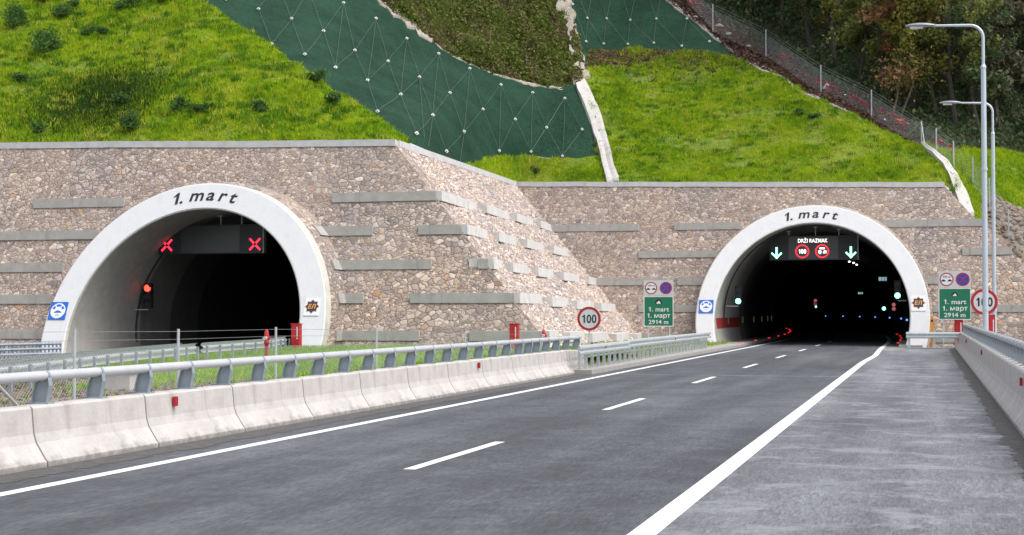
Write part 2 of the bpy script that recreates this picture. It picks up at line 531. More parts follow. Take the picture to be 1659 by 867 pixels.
class MB:
    def __init__(s):
        s.v = []
        s.f = []

    def add(s, vs, fs):
        k = len(s.v)
        s.v += [Vector(x) for x in vs]
        s.f += [tuple(i + k for i in f) for f in fs]
        return s

    def box(s, c, size, M3=None):
        x, y, z = (q / 2 for q in size)
        vs = [Vector(p) for p in ((-x, -y, -z), (x, -y, -z), (x, y, -z), (-x, y, -z), (-x, -y, z), (x, -y, z), (x, y, z), (-x, y, z))]
        if M3 is not None:
            vs = [M3 @ v for v in vs]
        c = Vector(c)
        return s.add([v + c for v in vs], [(0, 3, 2, 1), (4, 5, 6, 7), (0, 1, 5, 4), (1, 2, 6, 5), (2, 3, 7, 6), (3, 0, 4, 7)])

    def hexa(s, a, b):
        """two quads (4 points each) joined into a solid"""
        return s.add(list(a) + list(b), [(3, 2, 1, 0), (4, 5, 6, 7), (0, 1, 5, 4), (1, 2, 6, 5), (2, 3, 7, 6), (3, 0, 4, 7)])

    def tube(s, path, r, n=8, caps=True):
        path = [Vector(p) for p in path]
        rs = r if isinstance(r, (list, tuple)) else [r] * len(path)
        prev = None
        vs, fs = [], []
        for i, p in enumerate(path):
            d = (path[min(i + 1, len(path) - 1)] - path[max(i - 1, 0)]).normalized()
            if prev is None:
                a = d.cross(Vector((0, 0, 1)))
                if a.length < .05:
                    a = d.cross(Vector((1, 0, 0)))
            else:
                a = prev - d * prev.dot(d)
            a.normalize()
            prev = a
            b = d.cross(a)
            for j in range(n):
                t = 2 * math.pi * j / n
                vs.append(p + (a * math.cos(t) + b * math.sin(t)) * rs[i])
        for i in range(len(path) - 1):
            for j in range(n):
                k = (j + 1) % n
                fs.append((i * n + j, i * n + k, (i + 1) * n + k, (i + 1) * n + j))
        if caps:
            fs.append(tuple(range(n))[::-1])
            fs.append(tuple((len(path) - 1) * n + j for j in range(n)))
        return s.add(vs, fs)

    def sweep(s, rings, closed=True, caps=True):
        n = len(rings[0])
        vs = [p for r in rings for p in r]
        fs = []
        for i in range(len(rings) - 1):
            for j in range(n if closed else n - 1):
                k = (j + 1) % n
                fs.append((i * n + j, i * n + k, (i + 1) * n + k, (i + 1) * n + j))
        if caps and closed:
            fs.append(tuple(range(n))[::-1])
            fs.append(tuple((len(rings) - 1) * n + j for j in range(n)))
        return s.add(vs, fs)

    def plate(s, fr, pts, d0, d1):
        """2-D outline raised from d0 to d1 off the board"""
        n = len(pts)
        vs = [fr.p(a, b, d0) for a, b in pts] + [fr.p(a, b, d1) for a, b in pts]
        fs = [tuple(range(n, 2 * n)), tuple(range(n))[::-1]]
        fs += [(j, (j + 1) % n, n + (j + 1) % n, n + j) for j in range(n)]
        return s.add(vs, fs)

    def rect(s, fr, x0, y0, x1, y1, d0, d1):
        return s.plate(fr, [(x0, y0), (x1, y0), (x1, y1), (x0, y1)], d0, d1)

    def disc(s, fr, r, d0, d1, cx=0, cy=0, n=36):
        return s.plate(fr, [(cx + r * math.cos(2 * math.pi * j / n), cy + r * math.sin(2 * math.pi * j / n)) for j in range(n)], d0, d1)

    def arc(s, fr, r0, r1, a0, a1, d0, d1, cx=0, cy=0, n=36):
        vs, fs = [], []
        full = abs(a1 - a0) >= 359.9
        for j in range(n + 1):
            t = R(a0 + (a1 - a0) * j / n)
            for r in (r0, r1):
                for d in (d0, d1):
                    vs.append(fr.p(cx + r * math.cos(t), cy + r * math.sin(t), d))
        for j in range(n):
            a, b = j * 4, j * 4 + 4
            fs += [(a + 1, a + 3, b + 3, b + 1), (a, b, b + 2, a + 2), (a + 2, b + 2, b + 3, a + 3), (a, a + 1, b + 1, b)]
        if not full:
            e = n * 4
            fs += [(0, 2, 3, 1), (e, e + 1, e + 3, e + 2)]
        return s.add(vs, fs)

    def text(s, fr, body, size, d, cx=0, cy=0, bold=0, shear=0, sx=1, rot=0, thick=.004):
        vs, fs = text_mesh(body, bold, shear)
        c, q = math.cos(rot), math.sin(rot)
        P = [(cx + (x * sx * c - y * q) * size, cy + (x * sx * q + y * c) * size) for x, y in vs]
        return s.add([fr.p(a, b, d) for a, b in P], fs)

    def build(s, name, mat, parent=None, origin=(0, 0, 0), smooth=False):
        o0 = Vector(origin)
        if parent is not None:
            o0 = parent['_w'] if '_w' in parent.keys() else wloc(parent)
            o0 = Vector(o0)
        me = bpy.data.meshes.new(name)
        me.from_pydata([v - o0 for v in s.v], [], s.f)
        me.materials.append(mat)
        if smooth:
            me.polygons.foreach_set('use_smooth', [True] * len(me.polygons))
        me.update()
        o = bpy.data.objects.new(name, me)
        col.objects.link(o)
        if parent is not None:
            o.parent = parent
        else:
            o.location = o0
        return o


def wloc(o):
    p = Vector(o.location)
    while o.parent:
        o = o.parent
        p += Vector(o.location)
    return p


def tag(o, label, cat, group=None, kind=None):
    if label:
        o['label'] = label
    if cat:
        o['category'] = cat
    if group:
        o['group'] = group
    if kind:
        o['kind'] = kind
    return o


def thing(name, loc, label, cat, group=None):
    o = bpy.data.objects.new(name, None)
    o.empty_display_size = .2
    col.objects.link(o)
    o.location = loc
    return tag(o, label, cat, group)


def struct(o):
    o['kind'] = 'structure'
    return o


def copy_tree(o, parent=None):
    c = o.copy()
    col.objects.link(c)
    if parent is not None:
        c.parent = parent
    for ch in list(o.children):
        copy_tree(ch, c)
    return c


def smooth_mesh(o, deg=35):
    me = o.data
    me.polygons.foreach_set('use_smooth', [True] * len(me.polygons))
    try:
        me.set_sharp_from_angle(angle=R(deg))
    except Exception:
        pass
    return o


# ------------------------------------------------------------------ road
def dx(Y):                                   # the right tunnel bends to the left
    return -max(0.0, Y - 98) ** 2 / 1200.0


def strip(x0, x1, y0, y1, z, step=3.0):
    n = max(1, int(abs(y1 - y0) / step))
    vs, fs = [], []
    for i in range(n + 1):
        Y = y0 + (y1 - y0) * i / n
        a = x0(Y) if callable(x0) else x0
        b = x1(Y) if callable(x1) else x1
        vs += [(a + dx(Y), Y, z), (b + dx(Y), Y, z)]
        if i:
            k = 2 * i
            fs.append((k - 2, k - 1, k + 1, k))
    return vs, fs


g = MB().add([(-700, -300, -.6), (700, -300, -.6), (700, 900, -.6), (-700, 900, -.6)], [(0, 1, 2, 3)])
struct(g.build('ground', M['far']))
road = struct(MB().add(*strip(-11.3, -2.36, -30, 330, 0)).build('road', M['asphalt']))
shoulder = struct(MB().add(*strip(-2.36, 2.3, -30, 80.5, 0)).build('hard_shoulder', M['shoulder']))
apron = struct(MB().add(*strip(-2.36, 2.3, 80.5, 99, 0)).build('shoulder_apron', M['apron']))
sp = struct(MB().add(*strip(-2.36, -.6, 99, 330, 0)).build('tunnel_walkway', M['apron']))
ln = MB().add(*strip(-9.73, -9.53, -10, 300, .004))
struct(ln.build('edge_line', M['paint']))


def rl(Y):
    if Y < 62:
        return -2.44
    if Y < 72:
        return -2.44 + .16 * (Y - 62) / 10
    if Y < 84:
        return -2.28 - .14 * (Y - 72) / 12
    return -2.42


ln = MB().add(*strip(lambda Y: rl(Y) - .125, lambda Y: rl(Y) + .125, -10, 300, .004, 2))
struct(ln.build('edge_line', M['paint']))
for k in range(-1, 20):
    y0 = 18.3 + 12.15 * k
    d = MB().add(*strip(-6.33, -6.17, y0, y0 + 4.25, .004, 4))
    struct(d.build('lane_dash', M['paint']))
struct(MB().add(*strip(-10.4, -2.6, 47.9, 48.02, .004)).build('road_joint', M['paint_worn']))

# dark verge of grit along both barriers
gv = MB()
for x0, x1, y1, sg in ((-10.8, -10.2, 47.6, 1), (1.12, 1.5, 85, -1)):
    n = 900
    vs, fs = [], []
    for i in range(n + 1):
        Y = 5 + (y1 - 5) * i / n
        e = .16 * mnoise.noise((Y * .8, x0, 0)) + .14 * mnoise.noise((Y * 6, x0, 3)) + .1 * mnoise.noise((Y * 17, x0, 5))
        a, b = (x0, x1 + e) if sg > 0 else (x0 + e, x1)
        vs += [(a, Y, .004), (b, Y, .004)]
        if i:
            k = 2 * i
            fs.append((k - 2, k - 1, k + 1, k))
    gv.add(vs, fs)
grit = struct(gv.build('gutter_grit', ground_mat('gutter_grit', (.085, .08, .078), (.13, .122, .118), (.055, .05, .046), 5, .5)))

# kerb towards the right portal (left side), with the footway behind it
kb = MB()
kb.box((-10.72, 69.0, .06), (1.0, 42.6, .16))
struct(kb.build('kerb', M['kerb']))
kb = MB()
kb.box((-.9, 94.0, .05), (1.3, 10, .14))
struct(kb.build('kerb', M['kerb']))

# median and the ground beside the road
LC = (-36.3, -25.6)


def median_z(x, y):
    a = .42 + .07 * mnoise.noise((x * .5, y * .5, 0)) + .05 * mnoise.noise((x * 2, y * 2, 5))
    return a


def sheet(name, mat, x0, x1, y0, y1, zf, nx, ny):
    vs, fs = [], []
    for j in range(ny + 1):
        for i in range(nx + 1):
            x = x0 + (x1 - x0) * i / nx
            y = y0 + (y1 - y0) * j / ny
            vs.append((x, y, zf(x, y)))
    for j in range(ny):
        for i in range(nx):
            a = j * (nx + 1) + i
            fs.append((a, a + 1, a + nx + 2, a + nx + 1))
    return MB().add(vs, fs).build(name, mat)


med = struct(sheet('median_ground', M['soil'], -25.0, -11.35, 2, 63.5, median_z, 46, 200))
med2 = struct(sheet('median_bank', M['soil'], -18, -11.2, 47.6, 92.5, lambda x, y: .12 + .22 * min(1, max(0, (-11.2 - x) / 2)) + .03 * mnoise.noise((x, y, 1)), 20, 90))
lc = struct(MB().add([(-37.5, -10, -.12), (-25.0, -10, -.12), (-25.0, 130, -.12), (-37.5, 130, -.12)], [(0, 1, 2, 3)]).build('left_carriageway', M['asphalt']))
far_v = struct(sheet('far_verge', M['soil'], -75, -37.5, 2, 64, lambda x, y: -.05 + .1 * mnoise.noise((x * .4, y * .4, 2)), 30, 40))
rv = struct(sheet('right_verge', M['soil'], 2.0, 40, 2, 93, lambda x, y: .05 + .08 * mnoise.noise((x * .4, y * .4, 2)), 30, 60))

# ------------------------------------------------------------------ hill
CTRL = [
    (-160, 238, 80.0), (0, 239, 76.7), (300, 236, 73.6), (500, 234, 72.1), (650, 233, 71.1), (697, 249, 76.1), (745, 266, 82.9), (790, 282, 90.3), (840, 299, 99.9),
    (975, 298, 98.2), (1200, 298, 95.8), (1380, 298, 93.9), (1530, 298, 92.6),
    (-160, -130, 110), (0, 0, 95), (160, -130, 108), (160, 110, 83.5), (320, 0, 89.5), (490, 115, 79.6), (655, 226, 71.9), (0, 120, 84), (330, 120, 79.8),
    (765, 258, 87.5), (850, 250, 101), (968, 258, 103), (800, 190, 99), (640, 110, 93), (940, 138, 108), (880, 141, 107), (740, 95, 104), (650, 30, 102),
    (600, -5, 102), (450, -5, 95.5), (320, -130, 103), (600, -130, 110),
    (750, 20, 111), (840, 80, 110.5), (918, -5, 122), (750, -130, 124), (918, -130, 132),
    (955, 85, 119), (1190, 95, 114.5), (1330, 150, 105.5), (1500, 240, 97), (1545, 297, 93), (1100, 200, 106.5), (1300, 220, 100.5),
    (1055, 20, 122), (1080, -10, 124), (1080, -130, 138), (1150, 45, 118.5),
    (1241, 95, 113.5), (1330, 140, 107.5), (1412, 193, 102.5), (1493, 237, 98),
    (1300, 0, 125), (1450, 100, 116), (1450, -130, 142), (1659, -130, 142), (1659, 100, 119), (1659, 230, 106), (1800, 100, 121), (1800, -130, 144), (1250, -130, 140),
    (1560, 300, 94.5), (1659, 260, 102), (1659, 330, 95.8), (1600, 340, 92.8), (1640, 400, 90.6), (1659, 440, 89.2), (1800, 330, 96.2), (1800, 440, 90), (1590, 363, 91.1)]
_P = np.array([c[:2] for c in CTRL], float) / 500.0
_V = np.array([1 / c[2] for c in CTRL])


def _phi(r2):
    return np.where(r2 > 1e-12, .5 * r2 * np.log(np.maximum(r2, 1e-12)), 0.0)


_d2 = ((_P[:, None] - _P[None]) ** 2).sum(-1)
_K = _phi(_d2) + np.eye(len(_P)) * 1e-6
_A = np.zeros((len(_P) + 3, len(_P) + 3))
_A[:len(_P), :len(_P)] = _K
_A[:len(_P), -3] = 1
_A[:len(_P), -2:] = _P
_A[-3, :len(_P)] = 1
_A[-2:, :len(_P)] = _P.T
_W = np.linalg.solve(_A, np.concatenate([_V, [0, 0, 0]]))


def hill_dist(x, y):
    q = np.array([x, y], float) / 500
    r2 = ((_P - q) ** 2).sum(-1)
    return 1.0 / float(_phi(r2) @ _W[:-3] + _W[-3] + _W[-2:] @ q)


def hill(x, y, lift=0.0, bump=1.0):
    """a point of the hillside (smooth survey surface + natural unevenness)"""
    p = O + ray(x, y) * hill_dist(x, y)
    if bump:
        bump *= min(1.0, max(0.0, (p.z - 10.1) / .9)) if x < 1540 else 1
        p.z += bump * (.22 * mnoise.noise((p.x * .35, p.y * .35, p.z * .35)) + .11 * mnoise.noise((p.x * 1.1, p.y * 1.1, p.z * 1.1)) + .05 * mnoise.noise((p.x * 2.9, p.y * 2.9, p.z * 2.9)))
    p.z += lift
    return p


def densify(poly, step):
    o = []
    for i, a in enumerate(poly):
        b = poly[(i + 1) % len(poly)]
        n = max(1, int(math.hypot(b[0] - a[0], b[1] - a[1]) / step))
        for k in range(n):
            o.append((a[0] + (b[0] - a[0]) * k / n, a[1] + (b[1] - a[1]) * k / n))
    return o


def wob(poly, amp):
    """break up a straight survey outline"""
    return [(x + amp * mnoise.noise((x * .06, y * .06, 1)), y + amp * mnoise.noise((x * .06, y * .06, 9))) for x, y in poly]


def patch(name, poly, mat, step=9, lift=0.0, bump=1.0, amp=0):
    b = densify(poly, step)
    if amp:
        b = wob(b, amp)
    n = len(b)
    xs = [p[0] for p in b]
    ys = [p[1] for p in b]
    pts = [Vector(p) for p in b]
    y = min(ys) + step * .5
    row = 0
    while y < max(ys):
        x = min(xs) + (step * .5 if row % 2 else 0)
        while x < max(xs):
            inside = False
            j = n - 1
            for i in range(n):
                if (b[i][1] > y) != (b[j][1] > y) and x < (b[j][0] - b[i][0]) * (y - b[i][1]) / (b[j][1] - b[i][1]) + b[i][0]:
                    inside = not inside
                j = i
            if inside:
                pts.append(Vector((x, y)))
            x += step
        y += step * .87
        row += 1
    V, E, F, *_ = delaunay_2d_cdt(pts, [(i, (i + 1) % n) for i in range(n)], [], 1, 1e-4)
    m = MB()
    m.v = [hill(v.x, v.y, lift, bump) for v in V]
    m.f = [tuple(f)[::-1] for f in F]
    o = m.build(name, mat, None)
    # faces up
    me = o.data
    up = sum(p.normal.z * p.area for p in me.polygons)
    if up < 0:
        me.flip_normals()
    me.polygons.foreach_set('use_smooth', [True] * len(me.polygons))
    return o


GL = [(-160, 238), (300, 236), (500, 234), (652, 232), (665, 232), (640, 214), (600, 186), (555, 155), (505, 122), (455, 88), (400, 52), (350, 20), (318, -2), (250, -50), (180, -130), (-160, -130)]
grass_left = struct(patch('grass_slope', GL, M['turf_soil'], 9))
NETP = [(665, 232), (640, 214), (600, 186), (555, 155), (505, 122), (455, 88), (400, 52), (350, 20), (318, -2), (250, -50), (180, -130), (470, -130), (598, -8), (650, 33), (700, 67), (740, 94), (800, 119), (880, 141), (915, 139), (940, 134), (952, 170), (962, 215), (970, 257), (912, 258), (850, 251), (800, 254), (768, 266), (748, 267)]
net_slope = patch('slope_netting', NETP, M['net'], 9, 0, .5)
GS = [(748, 267), (768, 266), (800, 254), (850, 251), (912, 258), (970, 257), (979, 299), (840, 300)]
grass_small = struct(patch('grass_strip', GS, M['turf_soil'], 7))
UP_ = [(470, -130), (598, -8), (650, 33), (700, 67), (740, 94), (800, 119), (880, 141), (915, 139), (940, 134), (948, 110), (935, 75), (922, 30), (918, -5), (918, -130)]
bench = struct(patch('bramble_bank', UP_, M['turf_dark'], 9, 0, 1.6))
GR = [(940, 134), (952, 170), (962, 215), (970, 257), (979, 299), (1530, 299), (1552, 318), (1572, 358), (1590, 364), (1562, 318), (1545, 282), (1520, 258), (1497, 240), (1440, 212), (1392, 190), (1330, 160), (1262, 126), (1190, 93), (1100, 82), (1020, 80), (955, 84), (948, 110)]
grass_right = struct(patch('grass_slope', GR, M['turf_soil'], 9))
N2P = [(918, -130), (918, -5), (922, 30), (935, 75), (948, 110), (955, 84), (1020, 80), (1100, 82), (1190, 93), (1150, 55), (1105, 22), (1076, 0), (990, -130)]
net_slope2 = patch('slope_netting', N2P, M['net'], 9, 0, .5)
LT = [(990, -130), (1076, 0), (1105, 22), (1150, 55), (1190, 93), (1262, 126), (1330, 160), (1392, 190), (1440, 212), (1497, 240), (1497, 232), (1440, 200), (1370, 158), (1300, 115), (1241, 80), (1190, 48), (1140, 8), (1060, -130)]
litter = struct(patch('litter_bank', LT, M['litter'], 8, 0, 1.3))
FF = [(1060, -130), (1140, 8), (1190, 48), (1241, 80), (1300, 115), (1370, 158), (1440, 200), (1497, 232), (1530, 242), (1600, 243), (1659, 250), (1820, 255), (1820, -130)]
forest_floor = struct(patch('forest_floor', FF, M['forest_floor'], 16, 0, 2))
RG = [(1497, 232), (1497, 240), (1520, 258), (1545, 282), (1562, 318), (1590, 364), (1592, 330), (1610, 318), (1659, 340), (1820, 360), (1820, 255), (1659, 250), (1600, 243), (1530, 242)]
grass_far = struct(patch('grass_bank', RG, M['turf_soil'], 8))
RB = [(1592, 330), (1590, 364), (1600, 372), (1640, 402), (1659, 440), (1690, 520), (1820, 520), (1820, 360), (1659, 340), (1610, 318)]
rubble_bank = struct(patch('rubble_bank', RB, M['soil'], 8))
tag(net_slope, 'large dark green netting pinned across the steep slope right of the left grass hill', 'slope netting')
tag(net_slope2, 'smaller dark green netting at the top above the right grass slope', 'slope netting')

# ------------------------------------------------------------------ stone walls
LW = (61.4, .48)      # wall face: Y = a + b z
RW = (91.0, .45)
LP = dict(X=-30.94, Y=59.74, b=.415, hc=1.11, R=6.6, r=5.465)
RP = dict(X=-6.456, Y=89.22, b=.431, hc=1.683, R=6.6, r=5.55)


def flank_x(y, z):
    return -14.45 - .885 * z - 1.77 * (y - 61) / 30


def wall_top(side, x):
    if side == 'L':
        return 9.56 + .5 * (-22.9 - x) / 20.8
    return 10.12 - .62 * (x + 25.2) / 26.2


def arch(Xc, hc, r, zb, n=40):
    a0 = math.asin(max(-1, (zb - hc) / r))
    return [(Xc + r * math.cos(t), hc + r * math.sin(t)) for t in [a0 + (math.pi - 2 * a0) * i / n for i in range(n + 1)]]


def wall_face(name, outline, plane, mat, parent):
    """outline in (x, z) on the leaning face; the back 1.2 m behind"""
    pts = [Vector((x, z, 0)) for x, z in outline]
    tri = tessellate_polygon([pts])
    a, b = plane
    n = len(pts)
    m = MB()
    m.v = [Vector((x, a + b * z, z)) for x, z in outline] + [Vector((x, a + b * z + 1.2, z)) for x, z in outline]
    for t in tri:
        p, q, r_ = (m.v[i] for i in t)
        nn = (q - p).cross(r_ - p)
        t = tuple(t) if nn.y < 0 else tuple(t)[::-1]
        m.f.append(t)
        m.f.append(tuple(i + n for i in t[::-1]))
    m.f += [(i, (i + 1) % n, n + (i + 1) % n, n + i) for i in range(n)]
    return m.build(name, mat, parent)


def lean_box(m, plane, x0, x1, z0, z1, out=.05, back=.3):
    a, b = plane
    f = [(x0, a + b * z0 - out, z0), (x1, a + b * z0 - out, z0), (x1, a + b * z0 - out + .02, z1), (x0, a + b * z0 - out + .02, z1)]
    k = [(x, y + back + b * (z1 - z0) + out, z) for x, y, z in f]
    m.hexa([Vector(p) for p in f], [Vector(p) for p in k])


lw = thing('retaining_wall', (-30.9, 61.4, 0), 'tall rubble stone retaining wall round the closed left tunnel with red crosses', 'wall')
zb = -.4
cz = wall_top('L', -22.94)
xt = flank_x(LW[0] + LW[1] * cz, cz)
outl = [(-62, zb), (-62, wall_top('L', -62)), (xt, cz), (flank_x(LW[0], zb), zb)] + arch(LP['X'], LP['hc'], 6.3, zb)
wall_face('stone_face', outl, LW, M['stone'], lw)
rw = thing('retaining_wall', (-6.4, 91, 0), 'rubble stone retaining wall round the open right tunnel with green arrows', 'wall')
czr = wall_top('R', -25.3)
xr = flank_x(RW[0] + RW[1] * czr, czr)
outr = [(flank_x(RW[0], zb), zb), (xr, czr), (1.05, 9.5), (2.85, 7.36), (3.6, 6.8), (4.55, 5.78), (5.0, 5.2), (5.9, 4.1), (6.6, 3.2), (7.6, 2.4), (8.8, .5), (9.6, zb)] + arch(RP['X'], RP['hc'], 6.3, zb)
wall_face('stone_face', outr, RW, M['stone'], rw)

fk = thing('sloped_wall', (-15, 76, 0), 'stepped pale stone slope with concrete blocks joining the two portal walls', 'wall')
# a finely divided skin so the rough stones have real relief
NY, NZ = 190, 76
vs, fs = [], []
for j in range(NZ + 1):
    for i in range(NY + 1):
        u, v = i / NY, j / NZ
        ztop = cz + (czr - cz) * u
        z = zb + (ztop - zb) * v
        y0 = LW[0] + LW[1] * z
        y1 = RW[0] + RW[1] * z
        y = y0 + (y1 - y0) * u
        x = flank_x(y, z)
        e = 0
        if 0 < i < NY and 0 < j < NZ:
            d, pv = mnoise.voronoi((x * 2.3, y * 2.3, z * 2.8))
            e = .085 * (min(d[1] - d[0], .35) / .35) - .04 + .03 * mnoise.noise((x * 5, y * 5, z * 5)) + .05 * mnoise.cell((pv[0].x * 3.1, pv[0].y * 3.1, pv[0].z * 3.1))
        vs.append((x + e * .75, y, z + e * .66))
for j in range(NZ):
    for i in range(NY):
        a = j * (NY + 1) + i
        fs.append((a, a + 1, a + NY + 2, a + NY + 1))
MB().add(vs, fs).build('stone_face', M['stone_pale'], fk)

# copings
def coping(path, parent, wid=.55, h=.30):
    m = MB()
    rings = []
    for p, n in path:
        p, n = Vector(p), Vector(n).normalized()
        rings.append([p + n * .10 - Vector((0, 0, h * .35)), p + n * .10 + Vector((0, 0, h * .65)), p - n * wid + Vector((0, 0, h * .65)), p - n * wid - Vector((0, 0, h * .35))])
    m.sweep(rings)
    return m.build('coping', M['coping'], parent)


cpts = []
for x in np.linspace(-62, xt, 12):
    z = wall_top('L', x)
    cpts.append(((x, LW[0] + LW[1] * z, z + .02 * math.sin(x * 1.3)), (0, -1, .1)))
coping(cpts, lw)
cpts = []
for u in np.linspace(0.012, .99, 10):
    z = cz + (czr - cz) * u
    y = LW[0] + LW[1] * z + (RW[0] + RW[1] * z - LW[0] - LW[1] * z) * u
    cpts.append(((flank_x(y, z), y, z), (1, 0, .2)))
coping(cpts, fk, .5, .3)
cpts = []
for x in np.linspace(xr, 1.05, 14):
    z = wall_top('R', x)
    cpts.append(((x, RW[0] + RW[1] * z, z + .015 * math.sin(x * 1.7)), (0, -1, .1)))
coping(cpts, rw)

ROWS_L = [7.1, 5.56, 4.03, 2.56, .97]
ROWS_R = [7.22, 5.5, 3.81, 2.18, .45]
SEG_L = [[(60, 205), (540, 719)], [(-60, 165), (524, 605), (680, 757)], [(-60, 105), (548, 700), (776, 796)], [(-60, 85), (550, 590), (666, 835)], [(-60, 75), (552, 680), (762, 878)]]
SEG_R = [[(889, 1035), (1093, 1200), (1400, 1591)], [(1035, 1170), (1559, 1640)], [(961, 1082), (1098, 1150), (1480, 1575)], [(1035, 1140), (1490, 1700)], [(1036, 1106), (1495, 1600)]]


def rowz(t, j):
    return t[j]


for rows, segs, plane, par, pyr in ((ROWS_L, SEG_L, LW, lw, [318, 371, 427, 483, 545]), (ROWS_R, SEG_R, RW, rw, [369, 414, 457, 502, 548])):
    for j, z in enumerate(rows):
        for (a, b) in segs[j]:
            xa = onplane(a, pyr[j], *plane).x
            xb = onplane(b, pyr[j], *plane).x
            corner = flank_x(plane[0] + plane[1] * z, z)
            if abs(xb - corner) < 1.2 and par is lw:
                xb = corner + .10
            if abs(xa - corner) < 1.2 and par is rw:
                xa = corner - .15
            m = MB()
            # cast in lengths of about 3.5 m
            lean_box(m, plane, xa, xb, z - .21, z + .21, .055 + .01 * (j % 2))
            m.build('concrete_band', M['band'], par)

# blocks stepping along the stone slope
BLK = [[(719, 767), (779, 820), (828, 859), (868, 889)], [(757, 784), (798, 831), (844, 876), (888, 917)],
       [(796, 806), (820, 850), (862, 892), (904, 934), (945, 962)], [(835, 873), (884, 916), (925, 957), (965, 993)],
       [(878, 899), (912, 941), (949, 979), (989, 1014), (1023, 1037)]]
for j in range(5):
    for k, (pa, pb) in enumerate(BLK[j]):
        f = (pa - BLK[j][0][0]) / (BLK[j][-1][1] - BLK[j][0][0])
        z = ROWS_L[j] + (ROWS_R[j] - ROWS_L[j]) * f
        z0, z1 = z - .22, z + .22

        def along(px):
            r = ray(px, 480)
            q = r.x / r.y
            return (-14.45 - .885 * z + 1.77 * 61 / 30) / (q + .059)
        ya, yb = along(pa), along(pb)
        if k == 0:
            ya = LW[0] + LW[1] * z - .06
        m = MB()
        xa, xb = flank_x(ya, z0) + .15, flank_x(yb, z0) - .02
        fr = [Vector((xa, ya, z0)), Vector((xb, yb, z0)), Vector((xb - .02, yb, z1)), Vector((xa - .02, ya, z1))]
        bk = [v - Vector((1.1, 0, 0)) for v in fr]
        m.hexa(fr, bk)
        m.build('concrete_block', M['band_pale'], fk)

# ------------------------------------------------------------------ portals and bores
def ring_frame(P, ang, rr, off=0.0):
    """drawing board on the leaning portal face at polar position (ang, rr)"""
    x = P['X'] + rr * math.cos(ang)
    z = P['hc'] + rr * math.sin(ang)
    y = P['Y'] + P['b'] * z
    fr = Frame((x, y, z), (1, 0, 0), (0, P['b'], 1))
    return fr


def face_point(P, x, z, d=0):
    n = Vector((0, -1, P['b'])).normalized()
    return Vector((x, P['Y'] + P['b'] * z, z)) + n * d


def make_portal(P, label, zbase):
    root = thing('tunnel_portal', (P['X'], P['Y'], 0), label, 'tunnel portal')
    n = 72
    prof = []
    a_o = math.asin((zbase - P['hc']) / P['R'])
    a_i = math.asin((zbase - P['hc']) / P['r'])
    m = MB()
    rings = []
    bev = .03
    for i in range(n + 1):
        t = i / n
        ao = a_o + (math.pi - 2 * a_o) * t
        ai = a_i + (math.pi - 2 * a_i) * t
        def pt(r, a, dy):
            x = P['X'] + r * math.cos(a)
            z = P['hc'] + r * math.sin(a)
            return Vector((x, P['Y'] + P['b'] * z + dy, z))
        rings.append([pt(P['r'], ai, bev), pt(P['r'] + bev, ai, 0), pt(P['R'] - bev, ao, 0), pt(P['R'], ao, bev), pt(P['R'], ao, .55), pt(P['r'] + .3, ai, .55), pt(P['r'] + .02, ai, .2)])
    m.sweep(rings)
    smooth_mesh(m.build('arch_ring', M['ring'], root), 30)
    # cream lips on the inner and outer edge
    m = MB()
    for rr0, rr1, a0 in ((P['R'] - .03, P['R'] + .025, a_o), (P['r'] - .03, P['r'] + .035, a_i)):
        rg = []
        for i in range(n + 1):
            a = a0 + (math.pi - 2 * a0) * i / n
            q = []
            for r_, dy in ((rr0, .05), (rr1, .05), (rr1, .62 if rr0 > 6 else .22), (rr0, .62 if rr0 > 6 else .22)):
                x = P['X'] + r_ * math.cos(a)
                z = P['hc'] + r_ * math.sin(a)
                q.append(Vector((x, P['Y'] + P['b'] * z + dy, z)))
            rg.append(q)
        m.sweep(rg)
    smooth_mesh(m.build('arch_lip', M['ring_edge'], root), 40)
    # stone clad collar running back into the wall
    m = MB()
    rg = []
    for i in range(n + 1):
        a = a_o + (math.pi - 2 * a_o) * i / n
        q = []
        for r_, dy in ((P['R'] - .5, .5), (P['R'] - .02, .5), (P['R'] + .16, .75), (P['R'] + .22, 5.2), (P['R'] - .5, 5.2)):
            x = P['X'] + r_ * math.cos(a)
            z = P['hc'] + r_ * math.sin(a)
            q.append(Vector((x, P['Y'] + P['b'] * z + dy, z)))
        rg.append(q)
    m.sweep(rg)
    m.build('stone_collar', M['stone'], root)
    return root


def lettering(P, root, start_deg, cap, rr, chars):
    """letters set one by one round the arch"""
    m = MB()
    for ch, dg in chars:
        a = R(90 - dg)
        x = P['X'] + rr * math.cos(a)
        z = P['hc'] + rr * math.sin(a)
        fr = Frame(face_point(P, x, z, .012), (1, 0, 0), (0, P['b'], 1))
        m.text(fr, ch, cap, 0, 0, -.26 * cap, .020, .20, 1.12, -R(dg) * .8)
    m.build('lettering', M['black'], root)


def collar_bands(P, plane, rows, root):
    for z in rows:
        for sg in (1, -1):
            cosx = math.sqrt(max(0, (P['R'] + .2) ** 2 - (z - P['hc']) ** 2))
            x = P['X'] + sg * cosx
            y0 = P['Y'] + P['b'] * z + .95
            y1 = plane[0] + plane[1] * z + .1
            if y1 - y0 < .15:
                continue
            dxz = (z - P['hc']) / cosx * .2
            m = MB()
            a, b = x - sg * .5, x + sg * .05
            m.hexa([Vector((a, y0, z - .21)), Vector((b + sg * dxz, y0, z - .21)), Vector((b - sg * dxz, y0, z + .21)), Vector((a, y0, z + .21))],
                   [Vector((a, y1, z - .21)), Vector((b + sg * dxz, y1, z - .21)), Vector((b - sg * dxz, y1, z + .21)), Vector((a, y1, z + .21))])
            m.build('collar_band', M['band'], root)


